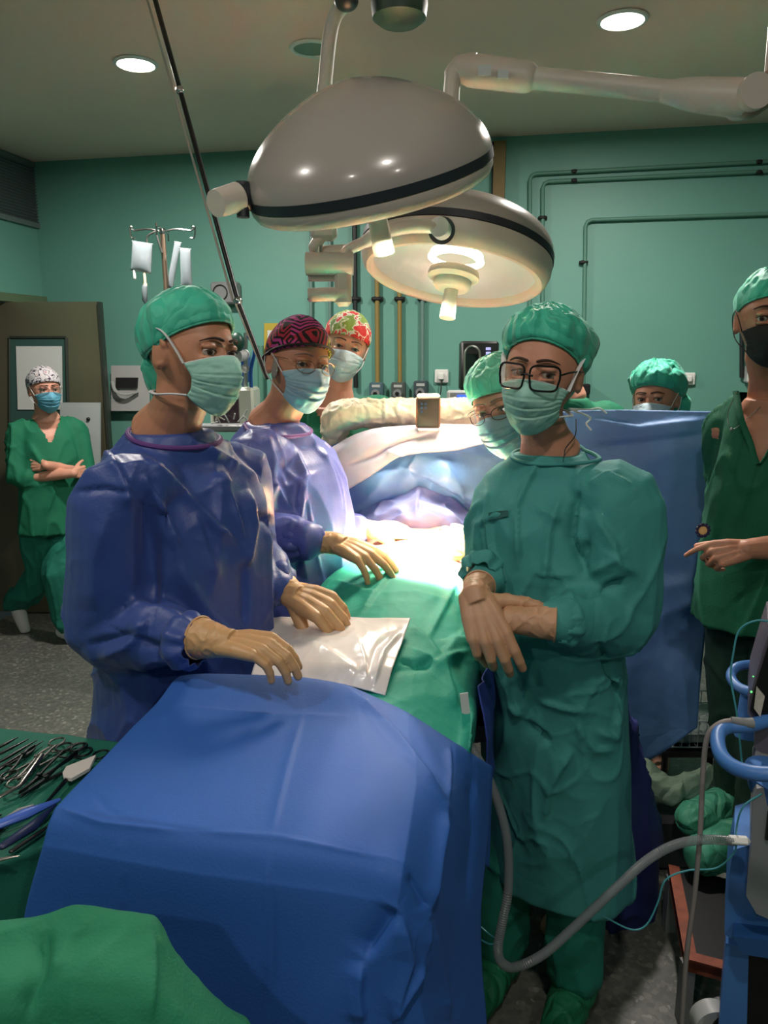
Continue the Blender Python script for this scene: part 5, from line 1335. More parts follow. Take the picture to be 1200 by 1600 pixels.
# the blue screen hung from the padded bar
ctrl = [PP((512, 700, 2.66), (545, 684, 2.62), (585, 672, 2.60), (640, 668, 2.60), (700, 668, 2.60), (770, 666, 2.60), (860, 645, 2.60), (960, 640, 2.56), (1050, 641, 2.50), (1150, 643, 2.44)),
        PP((515, 730, 2.62), (545, 715, 2.57), (585, 705, 2.55), (640, 700, 2.55), (700, 700, 2.55), (770, 700, 2.56), (860, 700, 2.58), (960, 690, 2.54), (1050, 690, 2.46), (1150, 692, 2.42)),
        PP((520, 770, 2.60), (545, 758, 2.55), (590, 750, 2.50), (640, 742, 2.54), (700, 750, 2.48), (770, 760, 2.54), (860, 760, 2.58), (960, 760, 2.50), (1045, 770, 2.46), (1140, 780, 2.42)),
        PP((530, 830, 2.60), (548, 815, 2.58), (590, 800, 2.56), (640, 790, 2.58), (700, 800, 2.56), (770, 830, 2.52), (860, 850, 2.54), (960, 850, 2.48), (1040, 860, 2.44), (1120, 870, 2.40)),
        PP((535, 900, 2.62), (550, 900, 2.62), (590, 900, 2.62), (640, 900, 2.62), (700, 900, 2.60), (770, 920, 2.56), (860, 950, 2.52), (950, 950, 2.46), (1030, 960, 2.42), (1105, 970, 2.38)),
        PP((540, 960, 2.64), (552, 960, 2.64), (590, 960, 2.64), (640, 960, 2.64), (700, 960, 2.62), (770, 1010, 2.56), (860, 1060, 2.52), (945, 1070, 2.44), (1020, 1070, 2.40), (1095, 1065, 2.36)),
        PP((540, 1020, 2.64), (552, 1020, 2.64), (590, 1020, 2.64), (640, 1020, 2.64), (700, 1020, 2.62), (770, 1080, 2.56), (860, 1150, 2.52), (940, 1190, 2.44), (1015, 1188, 2.40), (1090, 1138, 2.36))]
Ls = [([(640, 742), (700, 775), (770, 805)], -.020, 9), ([(585, 745), (640, 730), (655, 705)], .012, 6), ([(560, 790), (600, 745), (640, 712)], .014, 8), ([(905, 652), (1000, 668), (1110, 655)], .012, 7), ([(920, 700), (1010, 690), (1110, 676)], -.012, 8),
      ([(1000, 900), (1040, 915), (1090, 905)], .016, 16), ([(650, 760), (640, 790), (560, 800)], .01, 8), ([(690, 720), (720, 760), (730, 800)], .010, 6)]
for _r in ctrl:
    for _p in _r:
        if -.16 < _p.x < .36 and _p.z < 1.04: _p.z = 1.04
scr = grid_obj('screen_drape', ctrl, 190, 110, M_drape2, 'tall blue screen drape hung across the table from the padded bar', 'drape', .014, 3.5, 12.0, Ls, aniso=(1, 1, .5))
ctrl = [PP((508, 706, 2.60), (542, 684, 2.58), (580, 670, 2.56), (640, 664, 2.56), (700, 663, 2.56), (760, 663, 2.56), (830, 664, 2.56)),
        PP((514, 716, 2.57), (547, 692, 2.55), (585, 677, 2.54), (640, 670, 2.53), (700, 669, 2.53), (760, 669, 2.53), (830, 670, 2.53)),
        PP((522, 738, 2.55), (560, 706, 2.53), (600, 690, 2.52), (645, 682, 2.52), (700, 680, 2.52), (760, 680, 2.52), (830, 682, 2.52)),
        PP((534, 770, 2.52), (585, 740, 2.50), (620, 716, 2.50), (655, 708, 2.50), (710, 704, 2.50), (765, 692, 2.50), (830, 690, 2.50))]
grid_obj('folded_band', ctrl, 100, 36, M_band, None, None, .006, 6, 3.0, [([(535, 728), (580, 712), (625, 690), (690, 672)], -.014, 3), ([(600, 700), (625, 712), (640, 722)], .012, 4)], parent=scr)

# padded bar
def padded():
    pts = [P(522, 690, 2.70), P(525, 658, 2.68), P(540, 648, 2.66), P(600, 646, 2.655), P(650, 646, 2.655), P(710, 646, 2.655), P(790, 646, 2.655)]
    g = G(); p = smooth_path(pts, 60); g.tube(p, [.040] * 4 + [.052] * 56, 28, rnd=True)
    V, Fc = fused(g, .006, 2); V = folds(V, vnormals(V, Fc), .006, 18, (1, 1, 1), 3.0); V = folds(V, vnormals(V, Fc), .003, 45, (1, 1, 1), 8.0)
    o = mesh_obj('padded_bar', V, Fc, mat('padding', (240, 226, 196), .5, crease=.3, cscale=18), None); tag(o, 'cream padded arm wrapped in plastic along the top of the screen drape', 'padded bar')
    g = G(); q = P(530, 700, 2.74); g.tube([q, Vector((q.x, q.y, .0))], .016, 12); g.tube([P(800, 660, 2.66), Vector((P(800, 660, 2.66).x, 2.66, 0))], .016, 12); g.make('support_post', M_steel, o)
padded()
def phone():
    c = P(669, 645, 2.52); root = thing('mobile_phone', c, 'dark phone in a tan case clipped to the padded bar', 'phone')
    R = np.array(Matrix.Rotation(math.radians(-3), 3, 'Z') @ Matrix.Rotation(math.radians(8), 3, 'X')); s = 2.52 / 1200
    g = G(); g.box(c, (38 * s, .012, 48 * s), R, bev=.006); g.make('case', mat('phone_case', (132, 92, 66), .5), root)
    nn = Vector(R @ np.array((0, -1, 0))); up = Vector(R @ np.array((0, 0, 1))); g = G(); g.box(c + nn * .0066, (33 * s, .004, 43 * s), R, bev=.003); g.make('phone_back', mat('phone_back', (20, 19, 22), .35), root)
    g = G()
    for dx, dz in ((-10, 15), (-10, 9), (-10, 3), (-4, 15), (-4, 9)): q = c + nn * .0085 + Vector((dx * s, 0, 0)) + up * (dz * s); g.tube([q, q + nn * .003], .0042, 14); g.make('camera_lens', M_chrome, root); g = G()
    g = G(); g.box(c + Vector((0, -.006, 26 * s)), (36 * s, .03, 7 * s), bev=.006); g.make('clamp', M_white, root); g = G(); g.box(c + Vector((0, -.004, -26 * s)), (32 * s, .02, 4 * s), bev=.004); g.make('clamp', M_white, root)
phone()

# ---------------------------------------------------------------- white packet
ctrl = [PP((424, 965, 1.70), (500, 962, 1.69), (570, 966, 1.67), (641, 966, 1.65)),
        PP((412, 1000, 1.60), (495, 996, 1.58), (560, 998, 1.57), (628, 1004, 1.56)),
        PP((398, 1035, 1.51), (480, 1034, 1.49), (548, 1040, 1.47), (613, 1045, 1.47)),
        PP((390, 1062, 1.46), (470, 1062, 1.45), (540, 1070, 1.44), (602, 1086, 1.42))]
pk = grid_obj('sterile_packet', ctrl, 90, 70, mat('packet_film', (222, 214, 210), .32, coat=.5, spec=.7, var=.03, vscale=8), 'shiny white plastic packet lying under the gloved hands', 'packet', .0025, 6, 6.0,
    [([(630, 985), (600, 1020), (582, 1075)], .009, 4), ([(500, 1010), (530, 1030), (560, 1050)], .006, 8), ([(620, 985), (590, 1010), (572, 1060)], -.007, 3), ([(430, 990), (520, 1000), (610, 985)], .005, 14), ([(560, 1000), (570, 1030), (575, 1060)], .005, 4)], t=.004)

# ---------------------------------------------------------------- near instrument table under its blue drape
ctrl = [
 [P(300, 1046, 1.52) + Vector((-.03, .0, -.25))] + [P(x, y, Y) + Vector((0, .02, -.25)) for x, y, Y in ((305, 1050, 1.47), (400, 1050, 1.46), (480, 1052, 1.46), (548, 1068, 1.44), (640, 1105, 1.40), (715, 1160, 1.34), (752, 1178, 1.36), (770, 1190, 1.40))],
 [P(292, 1055, 1.44) + Vector((-.03, 0, -.10))] + PP((287, 1056, 1.425), (400, 1055, 1.42), (480, 1060, 1.42), (545, 1072, 1.40), (635, 1112, 1.36), (712, 1162, 1.30), (745, 1182, 1.33), (768, 1196, 1.38)),
 [P(240, 1110, 1.30) + Vector((-.03, 0, -.12))] + PP((240, 1104, 1.30), (370, 1108, 1.29), (475, 1112, 1.29), (560, 1118, 1.27), (640, 1150, 1.24), (712, 1205, 1.20), (745, 1240, 1.24), (765, 1260, 1.30)),
 [P(165, 1190, 1.13) + Vector((-.03, 0, -.12))] + PP((165, 1180, 1.13), (320, 1184, 1.12), (460, 1190, 1.11), (570, 1200, 1.09), (650, 1225, 1.07), (700, 1262, 1.07), (735, 1310, 1.14), (760, 1330, 1.22)),
 [P(88, 1266, .975) + Vector((-.02, 0, -.12))] + PP((86, 1262, .975), (280, 1288, .945), (430, 1308, .925), (560, 1325, .905), (632, 1350, .89), (676, 1400, .92), (712, 1420, 1.02), (752, 1420, 1.14)),
 [P(70, 1320, .96) + Vector((-.0, .03, -.03))] + PP((68, 1322, .95), (270, 1360, .915), (425, 1382, .895), (550, 1400, .875), (622, 1420, .865), (668, 1470, .90), (708, 1490, 1.0), (752, 1480, 1.12)),
 [P(50, 1400, .96) + Vector((-.0, .03, -.03))] + PP((45, 1405, .95), (265, 1460, .915), (425, 1485, .89), (545, 1510, .865), (610, 1520, .86), (655, 1550, .88), (705, 1560, .98), (755, 1540, 1.10)),
 [P(32, 1500, .96) + Vector((0, .03, -.03))] + PP((26, 1505, .95), (265, 1580, .91), (430, 1620, .885), (560, 1640, .85), (620, 1650, .86), (675, 1650, .88), (715, 1640, .97), (762, 1620, 1.08)),
 [P(15, 1680, .97) + Vector((0, .03, -.03))] + PP((8, 1700, .96), (262, 1900, .90), (435, 1980, .875), (560, 1990, .86), (640, 2000, .86), (690, 1980, .88), (735, 1900, .96), (775, 1840, 1.05))]
Lb = [([(270, 1103), (420, 1117), (540, 1118)], .004, 3), ([(86, 1258), (160, 1284), (300, 1300)], .004, 4), ([(300, 1298), (430, 1306), (640, 1348)], .003, 3), ([(540, 1070), (620, 1150), (702, 1258)], .012, 5), ([(475, 1112), (450, 1200), (425, 1305)], .003, 5), ([(623, 1420), (600, 1455), (567, 1500)], -.012, 12), ([(567, 1500), (562, 1550), (566, 1600)], .012, 10),
      ([(703, 1165), (704, 1210), (700, 1255)], .006, 4), ([(700, 1262), (684, 1340), (670, 1430)], .012, 6),  ([(670, 1430), (690, 1520), (700, 1600)], .014, 9),
      ([(625, 1425), (640, 1500), (610, 1600)], .010, 10), ([(640, 1360), (660, 1400), (668, 1420)], -.008, 6), ([(665, 1505), (640, 1550), (610, 1600)], .010, 4), ([(150, 1240), (170, 1265), (190, 1272)], -.003, 3),
      ([(740, 1200), (742, 1300), (730, 1420)], -.012, 8), ([(190, 1300), (190, 1360), (192, 1430)], .002, 4), ([(420, 1330), (420, 1420), (418, 1560)], .004, 5)]
bd = grid_obj('table_drape', ctrl, 280, 260, M_drape, 'big smooth blue drape over the near instrument table', 'drape', .0022, 2.6, 22.0, Lb, blend=.45, fine=0)
def near_table():
    root = thing('instrument_table', (-.08, 1.18, 0), 'near instrument table under the big blue drape', 'table')
    a, b, c, d = [Vector(p) for p in (Pz(290, 1080, .98), Pz(520, 1090, .98), Pz(560, 1330, .98), Pz(130, 1270, .98))]
    g = G(); g.prism([a, b, c, d], (0, 0, 0), (0, 0, -.02)); g.make('tray', M_steel, root, False)
    for p in (a, b, c, d):
        q = p.lerp((a + c) / 2, .12); g = G(); g.tube([q - Vector((0, 0, .02)), Vector((q.x, q.y, .0))], .014, 10); g.make('leg', M_steel, root)
near_table()

# ---------------------------------------------------------------- green instrument table at the left
def side_table():
    zt = .90
    A, B, C, D = Pz(-160, 1118, zt), Pz(184, 1160, zt), Pz(150, 1440, zt), Pz(-300, 1420, zt)
    B = Pz(200, 1160, zt)
    root = thing('side_table', ((A + C) / 2).to_tuple()[:2] + (0,), 'instrument table with a dark green cloth at the left edge', 'table')
    def row(p0, p1, z=None): return [tuple(p0.lerp(p1, t)[:2]) + ((p0.lerp(p1, t).z) if z is None else z,) for t in (0, .2, .4, .6, .8, 1)]
    n0, n1 = Pz(-260, 1400, zt), Pz(80, 1300, zt)   # near edge
    n0, n1 = Pz(-240, 1440, zt), Pz(215, 1262, zt)
    a0, a1 = A, B
    ctrl = [row(a0, a1, .55), row(a0, a1, zt - .03), row(a0, a1), row(a0.lerp(n0, .33), a1.lerp(n1, .33)), row(a0.lerp(n0, .66), a1.lerp(n1, .66)), row(n0, n1), row(n0, n1, zt - .04), row(n0 + Vector((.0, -.02, 0)), n1 + Vector((0, -.02, 0)), .55), row(n0, n1, .15)]
    V, Fc = patch(ctrl, 80, 90, .35); N = vnormals(V, Fc)
    if (N * (np.array(CAM) - V)).sum() < 0: Fc = [f[::-1] for f in Fc]; N = -N
    V = folds(V, N, .003, 5, (1, 1, 1), 2.)
    o = mesh_obj('table_cloth', V, Fc, mat('dark_green_cloth', (14, 98, 80), .8, var=.05, bump=.2, bscale=260, crease=.1, cscale=4), root); solid(o, .003)
    g = G(); g.prism([a0 + Vector((.05, -.04, -.01)), a1 + Vector((-.05, -.04, -.01)), n1 + Vector((-.05, .04, -.01)), n0 + Vector((.05, .04, -.01))], (0, 0, 0), (0, 0, -.02)); g.make('table_plate', M_steel, root, False)
    m = (a0 + a1 + n0 + n1) / 4
    for p in (a0, a1, n0, n1):
        q = p.lerp(m, .25); g = G(); g.tube([q - Vector((0, 0, .03)), Vector((q.x, q.y, 0))], .014, 8); g.make('leg', M_steel, root)
    return zt + .006
ZT = side_table()

M_inst = mat('instrument_steel', (150, 146, 140), .28, 1.0); M_instd = mat('instrument_dark', (70, 72, 72), .35, 1.0)
def forceps(tip, ring, w, label, m=M_inst, cat='forceps', name='forceps', ringr=.013, thick=.0026, ratchet=True, opening=.012):
    """finger-ring forceps lying on the cloth, from its tip to its rings"""
    tip, ring = Vector(tip), Vector(ring); d = (ring - tip); L = d.length; d.normalize(); s = Vector((-d.y, d.x, 0)).normalized(); up = Vector((0, 0, 1))
    root = thing(name, tip, label, cat, 'ring handled instruments on the green cloth')
    piv = tip + d * L * .36
    for k in (-1, 1):
        g = G(); z = up * (.0028 if k > 0 else .0075)
        pts = [tip + s * k * .0008 + z, tip.lerp(piv, .5) + s * k * .0028 + z, piv + z, piv + d * L * .2 - s * k * opening * .5 + z, ring - d * .022 - s * k * (opening) + z, ring - d * .004 - s * k * (opening + .002) + z]
        g.tube(smooth_path(pts, 16), [.0014, .0020, .0026, .0030, .0034, .0036, .0032, .003, .0028, .0027, .0026, .0026, .0026, .0026, .0026, .0024], 8, rnd=True); g.make('shank', m, root)
        g = G(); c = ring - s * k * (opening + ringr * .75) + d * ringr * .6 + z
        g.tube([c + (d * math.cos(t) * 1.25 + s * math.sin(t)) * ringr for t in np.linspace(0, 2 * math.pi, 22, endpoint=False)], thick * .85, 8, closed=True); g.make('finger_ring', m, root)
    g = G(); g.tube([piv + up * .001, piv + up * .012], .0042, 12); g.make('pivot_screw', m, root)
    if ratchet: g = G(); q = ring - d * .024 + up * .006; g.tube([q - s * .009, q + s * .009], .0018, 6); g.make('ratchet', m, root)
def rod(pts, r, label, m, name, cat, parts=True):
    p = [Vector(q) for q in pts]; g = G(); rr = np.interp(np.linspace(0, 1, len(p)), np.linspace(0, 1, len(r)), r); g.tube(p, list(rr), 10, rnd=True, flat=.7)
    return tag(g.make(name, m, None), label, cat, None)
z = ZT
def Z(px, py, dz=0): return Pz(px, py, z + dz)
forceps(Z(28, 1222), Z(100, 1170), 0, 'long forceps crossing with its rings nearest the blue drape, back of the row')
forceps(Z(30, 1243), Z(112, 1178), 0, 'curved tip forceps under the uppermost ringed one', M_instd)
forceps(Z(33, 1248), Z(136, 1180), 0, 'forceps with its rings touching the edge of the blue drape', M_instd, opening=.016)
forceps(Z(55, 1170), Z(2, 1212), 0, 'forceps with its rings at the left picture edge, tip up', M_instd)
forceps(Z(80, 1172), Z(14, 1222), 0, 'shiny scissors with open rings at the left, pointing up right', M_inst, 'scissors', 'scissors', .014, ratchet=False)
forceps(Z(3, 1280), Z(-20, 1295), 0, 'scissors half outside the left picture edge', M_instd, 'scissors', 'scissors', ratchet=False)
for i, (a, b, lb) in enumerate((((-10, 1172), (28, 1152), 'thin dark probe, farthest back on the green cloth'), ((-12, 1184), (44, 1155), 'thin dark probe, second from the back edge of the cloth'),
        ((-10, 1196), (57, 1157), 'thin dark probe, third from the back edge of the cloth'), ((-8, 1204), (67, 1158), 'thin dark probe, fourth from the back, beside the scissors'))):
    rod([Z(*a, .004), Z((a[0] + b[0]) / 2, (a[1] + b[1]) / 2, .006), Z(*b, .004)], [.0030, .0042, .0014], lb, M_instd, 'probe', 'probe')
rod([Z(0, 1245, .008), Z(30, 1228, .012), Z(64, 1180, .010)], [.004, .0045, .006], 'bright flat retractor lying across the scissors', M_inst, 'retractor', 'retractor')
g = G(); g.prism([Z(98, 1212, .008), Z(104, 1202, .008), Z(150, 1184, .008), Z(140, 1205, .008), Z(112, 1221, .008), Z(100, 1219, .008)], (0, 0, 0), (0, 0, .006))
lb = g.make('spatula', mat('spatula_white', (214, 206, 200), .35), None); tag(lb, 'white paddle with a dark thin handle beside the blue drape', 'spatula')
g = G(); g.tube([Z(103, 1219, .010), Z(62, 1266, .008)], [.004, .0022], 8); g.make('handle', M_instd, lb)
rod([Z(-20, 1296, .012), Z(40, 1272, .016), Z(92, 1250, .012)], [.009, .012, .004], 'bright blue handled instrument in front on the cloth', mat('instrument_blue', (64, 100, 190), .35), 'electrode_handle', 'electrode')
rod([Z(4, 1322, .010), Z(50, 1292, .014), Z(86, 1258, .010)], [.007, .010, .003], 'dark navy instrument handle beside the bright blue one', mat('instrument_navy', (20, 34, 74), .4), 'electrode_handle', 'electrode')
rod([Z(18, 1330, .006), Z(60, 1302, .008), Z(86, 1284, .006)], [.004, .004, .002], 'thin steel needle holder in front of the navy handle', M_instd, 'needle_holder', 'needle holder')
rod([Z(-10, 1345, .006), Z(30, 1337, .006)], [.005, .001], 'steel scissor blade at the near end of the green cloth', M_inst, 'blade', 'blade')
rod([Z(6, 1280, .006), Z(30, 1266, .008), Z(52, 1258, .006)], [.003, .005, .002], 'small grey clamp above the blue handle', M_grey, 'clamp', 'clamp')

# ---------------------------------------------------------------- green cloth heap at the near left corner
ctrl = [PP((-120, 1450, .86), (0, 1450, .86), (75, 1442, .86), (150, 1430, .86), (235, 1448, .86), (270, 1490, .86), (330, 1555, .84), (400, 1620, .82)),
        PP((-120, 1445, .80), (0, 1440, .80), (80, 1434, .80), (150, 1424, .80), (240, 1445, .80), (278, 1492, .79), (340, 1560, .78), (405, 1625, .77)),
        PP((-120, 1500, .72), (0, 1490, .72), (75, 1480, .73), (150, 1470, .74), (225, 1480, .74), (275, 1530, .73), (325, 1590, .72), (390, 1650, .72)),
        PP((-120, 1600, .66), (0, 1590, .66), (75, 1570, .68), (150, 1570, .68), (215, 1580, .68), (260, 1610, .68), (310, 1660, .68), (370, 1720, .68)),
        PP((-120, 1900, .62), (0, 1900, .62), (75, 1880, .62), (150, 1880, .62), (215, 1880, .62), (260, 1900, .62), (310, 1950, .63), (370, 2000, .63))]
for r in ctrl[0]: r.z -= .2
grid_obj('green_cloth', ctrl, 90, 90, mat('foreground_green_cloth', (14, 112, 78), .8, var=.05, bump=.25, bscale=260, crease=.15, cscale=4), 'green cloth mounded in the near left corner in front of the blue drape', 'cloth', .008, 5, 3.0,
    [([(75, 1450), (70, 1510), (40, 1600)], -.012, 12), ([(238, 1450), (240, 1520), (235, 1600)], .006, 10), ([(150, 1430), (110, 1470), (75, 1540)], .006, 12)])

# ---------------------------------------------------------------- infusion stand
def iv_stand():
    Y = 3.9; c = P(254, 362, Y); root = thing('infusion_stand', (c.x, c.y, 0), 'steel infusion stand with hooks behind the first green cap', 'infusion stand')
    g = G(); g.tube([Vector((c.x + .02, c.y, .06)), c], .013, 12); g.make('pole', mat('pole_warm', (176, 150, 132), .3, .9), root)
    g = G()
    for dx, dy in ((-.14, 0), (.14, 0), (0, .1), (0, -.1)):
        e = c + Vector((dx, dy, .005)); g.tube(smooth_path([c, c + Vector((dx * .5, dy * .5, .012)), e, e + Vector((dx * .12, 0, .02)), e + Vector((dx * .1, 0, -.03)), e + Vector((-dx * .05, 0, -.035))], 14), .0045, 8)
    g.ball(c, .018); g.ball(c + Vector((-.15, 0, .02)), .009); g.ball(c + Vector((.15, 0, .02)), .009); g.make('hook_arms', M_chrome, root)
    g = G(); p = c + Vector((-.03, -.01, -.0)); g.tube(smooth_path([p, p + Vector((-.045, 0, -.03)), P(236, 398, Y - .01)], 8), .005, 8); g.tube([P(244, 365, Y - .02), P(253, 395, Y - .02)], .006, 8); g.make('bracket', M_steel, root)
    for t in np.linspace(0, 2 * math.pi, 5, endpoint=False):
        q = Vector((c.x + .02, c.y, .07)); e = q + Vector((math.cos(t) * .26, math.sin(t) * .26, -.035)); g = G(); g.tube([q, e], .012, 8); g.ball(e - Vector((0, 0, .012)), (.02, .02, .022)); g.make('foot', M_steel, root)
    return Y
iv_stand()
M_bag = mat('bag_film', (150, 162, 168), .15, trans=.35, coat=.5, var=.08, vscale=12)
def bag(c4, Y, label, depth=.022, ports=True, seed=0.):
    (x0, y0), (x1, y1), (x2, y2), (x3, y3) = c4; root = None
    A, B, C, D = P(x0, y0, Y), P(x1, y1, Y), P(x2, y2, Y), P(x3, y3, Y); nu, nv = 18, 24; V = []
    for side in (-1, 1):
        for j in range(nv):
            for i in range(nu):
                u, v = i / (nu - 1), j / (nv - 1); p = A.lerp(B, u).lerp(D.lerp(C, u), v); b = (math.sin(math.pi * u) ** .6) * (math.sin(math.pi * min(1, v * 1.0)) ** .5) * (.55 + .45 * v)
                V.append(p + Vector((0, side * depth * b + .003 * side, 0)))
    n = nu * nv; Fc = [(j * nu + i, j * nu + i + 1, (j + 1) * nu + i + 1, (j + 1) * nu + i) for j in range(nv - 1) for i in range(nu - 1)]
    Fc += [tuple(n + k for k in f[::-1]) for f in Fc]
    bd_ = [i for i in range(nu)] + [j * nu + nu - 1 for j in range(1, nv)] + [(nv - 1) * nu + i for i in range(nu - 2, -1, -1)] + [j * nu for j in range(nv - 2, 0, -1)]
    Fc += [(bd_[k], n + bd_[k], n + bd_[(k + 1) % len(bd_)], bd_[(k + 1) % len(bd_)]) for k in range(len(bd_))]
    root = thing('infusion_bag', tuple(A), label, 'infusion bag', None)
    o = mesh_obj('bag', V, Fc, M_bag, root); g = G(); g.tube([A, B], .004, 8, rnd=True); g.make('hanging_seam', M_bag, root)
    if ports:
        g = G(); q = D.lerp(C, .18); g.tube([q, q + Vector((0, 0, -.035))], .007, 10, rnd=True); g.make('port', M_white, root)
        q = D.lerp(C, .68); g = G(); g.tube([q, q + Vector((0, 0, -.05))], .007, 10, rnd=True); g.tube([q + Vector((0, 0, -.05)), q + Vector((0, 0, -.065))], .010, 10); g.make('port', M_cream, root)
        g = G(); g.tube([q + Vector((-.002, 0, -.066)), q + Vector((-.004, 0, -.075)), q + Vector((-.006, 0, -.13)), q + Vector((-.006, 0, -.14))], [.013, .014, .013, .006], 14, rnd=True); g.make('drip_chamber', M_bag, root)
        g = G(); e = q + Vector((-.006, 0, -.14)); g.tube(smooth_path([e, e + Vector((0, 0, -.08)), e + Vector((.006, 0, -.2)), e + Vector((.02, .02, -.5))], 12), .0028, 6); g.make('line', M_white, root)
    return root
bag(((207, 377), (238, 382), (236, 428), (204, 422)), 3.88, 'square infusion bag with a drip chamber, left of the stand pole')
bag(((273, 378), (283, 380), (270, 452), (260, 448)), 3.92, 'narrow empty infusion bag turned sideways, just right of the pole', .012, False)
bag(((281, 388), (298, 390), (301, 450), (283, 450)), 3.84, 'long white plastic bag hanging at the right hook', .02, False)
g = G(); g.prism([P(217, 508, 3.9), P(226, 508, 3.9), P(226, 540, 3.9), P(221, 540, 3.9)], (0, -.01, 0), (0, .01, 0)); tag(g.make('blue_clip', mat('navy_plastic', (24, 60, 120), .4), None, False), 'small navy blue clip hanging left of the first green cap', 'clip')

# ---------------------------------------------------------------- anaesthesia corner behind the first surgeon
def anaesthesia():
    Y = 3.5
    root = thing('anaesthesia_machine', tuple(P(355, 700, Y))[:2] + (0,), 'beige anaesthesia machine with a small screen between the two blue gowns', 'anaesthesia machine')
    c = P(362, 641, Y); g = G(); g.box(c + Vector((0, .1, 0)), (.20, .20, .20), bev=.012); g.make('monitor_housing', mat('beige_plastic', (186, 190, 176), .45), root)
    g = G(); g.box(P(354, 642, Y) + Vector((0, -.002, 0)), (.115, .01, .13), bev=.004); g.make('screen', mat('screen_dark', (62, 46, 54), .15, var=.4, vscale=24), root)
    g = G(); g.box((c.x, Y + .15, .62), (.42, .36, 1.20), bev=.02); g.make('cabinet', mat('beige_cabinet', (150, 156, 148), .5), root)
    g = G(); g.box(P(350, 668, Y - .05), (.22, .10, .03), bev=.006); g.make('shelf', M_grey, root)
    g = G()
    for i in range(9): q = P(330 + i * 7, 662 - (i * 5) % 9, Y - .08); g.tube([q, q + Vector((.03 * math.cos(i), -.01, .03 * abs(math.sin(i * 2)) + .01))], .0035, 6)
    g.make('clutter_tubes', M_lgrey, root)
    g = G(); g.tube([P(384, 520, Y + .1), P(384, 612, Y + .1)], .010, 10); g.make('column', M_steel, root)
    g = G(); g.tube([P(382, 555, Y + .05), P(372, 556, Y + .02)], .026, 14); g.ball(P(383, 554, Y + .06), .022); g.ball(P(383, 576, Y + .06), .020); g.make('gauge', M_lgrey, root)
    for (x, y, w, h, col, lb) in ((374, 575, .10, .13, (28, 74, 140), 'module'), (372, 540, .08, .07, (36, 90, 150), 'module'), (368, 600, .07, .045, (26, 82, 160), 'module')):
        g = G(); g.box(P(x, y, Y + .13), (w, .05, h), bev=.006); g.make('blue_module', mat('module_blue_%d' % y, col, .4), root)
    g = G(); g.tube(smooth_path([P(388, 525, Y + .05), P(398, 545, Y + .03), P(392, 580, Y + .05), P(394, 620, Y + .05), P(400, 660, Y)], 16), .008, 8); g.make('blue_hose', mat('module_blue_575', (28, 74, 140), .4), root)
    g = G(); g.ball(P(370, 535, Y + .02), (.035, .03, .045)); g.make('breathing_bag', mat('dark_green_rubber', (18, 60, 46), .4), root)
anaesthesia()
g = G(); g.tube([W(407, 540, .05), W(409, 700, .05)], .02, 10); tag(g.make('wall_conduit', M_pteal, None), 'green conduit on the wall under the yellow poster', 'conduit')

# ventilator screens behind the pale cap
def monitor():
    Y = 3.5; c = P(750, 572, Y); root = thing('ventilator', tuple(P(760, 700, Y))[:2] + (0,), 'black ventilator head with a silver edged screen behind the tall green cap', 'ventilator')
    g = G(); g.box(c + Vector((0, .06, 0)), (.17, .10, .22), bev=.01); g.make('head_housing', M_black, root)
    g = G(); q = P(737, 573, Y); pts = [P(x, y, Y - .01) for x, y in ((726, 605), (726, 560), (729, 546), (738, 541), (747, 546), (750, 560), (750, 612))]
    g.tube(smooth_path(pts, 24), .006, 8); g.make('silver_edge', M_steel, root)
    g = G(); g.box(P(738, 578, Y - .002), (.058, .006, .14)); g.make('screen', mat('screen_off', (26, 36, 34), .12), root, False)
    g = G()
    for k in range(5): g.box(P(763, 545 + k * 7, Y - .004), (.022, .004, .012), bev=.001)
    g.make('status_lights', mat('status_violet', (150, 150, 220), emit=.8), root)
    g = G(); g.box((c.x, Y + .1, .62), (.3, .3, 1.15), bev=.02); g.make('cabinet', M_grey, root)
    g = G(); q = P(760, 640, Y + .08); g.tube([q, Vector((q.x, q.y, 1.1))], .025, 12); g.make('mast', M_grey, root)
monitor()
def monitor2():
    Y = 3.2; c = P(722, 628, Y); root = thing('patient_monitor', tuple(P(722, 700, Y))[:2] + (0,), 'white monitor with a small blue screen behind the padded bar', 'monitor')
    g = G(); g.box(c + Vector((0, .05, -.01)), (.115, .08, .11), bev=.008); g.make('monitor_housing', M_lgrey, root)
    g = G(); g.box(P(726, 626, Y + .006) + Vector((0, 0, 0)), (.062, .006, .045)); g.make('screen', mat('screen_blue', (54, 96, 214), emit=1.2), root, False)
    g = G()
    for x, y in ((718, 622), (718, 628), (729, 623), (733, 623), (728, 630)): g.box(P(x, y, Y + .001), (.009, .002, .005))
    g.make('readout', mat('screen_text', (170, 200, 255), emit=1.6), root, False)
    g = G(); q = P(722, 660, Y + .05); g.tube([P(722, 640, Y + .05), Vector((q.x, q.y, .05))], .018, 10); g.make('stand_pole', M_steel, root)
    g = G(); g.lathe([(.001, .06), (.16, .05), (.18, .02), (.18, 0), (.001, 0)], (q.x, q.y, 0), (0, 0, 1), 32); g.make('stand_base', M_grey, root)
monitor2()
g = G(); g.box(W(905, 608, .05), (.12, .08, .06), rotz(-PHI), bev=.006); tag(g.make('wall_device', M_black, None), 'small black device on the wall right of the tall green cap', 'device')
c = W(1174, 584, .05); g = G(); g.box(c, (.06, .08, .10), rotz(-PHI), bev=.008); wd = tag(g.make('wall_regulator', M_lgrey, None), 'grey white regulator on the wall beside the black mask', 'regulator')
g = G(); g.ball(W(1171, 581, .10), .012); g.make('regulator_knob', M_black, wd)

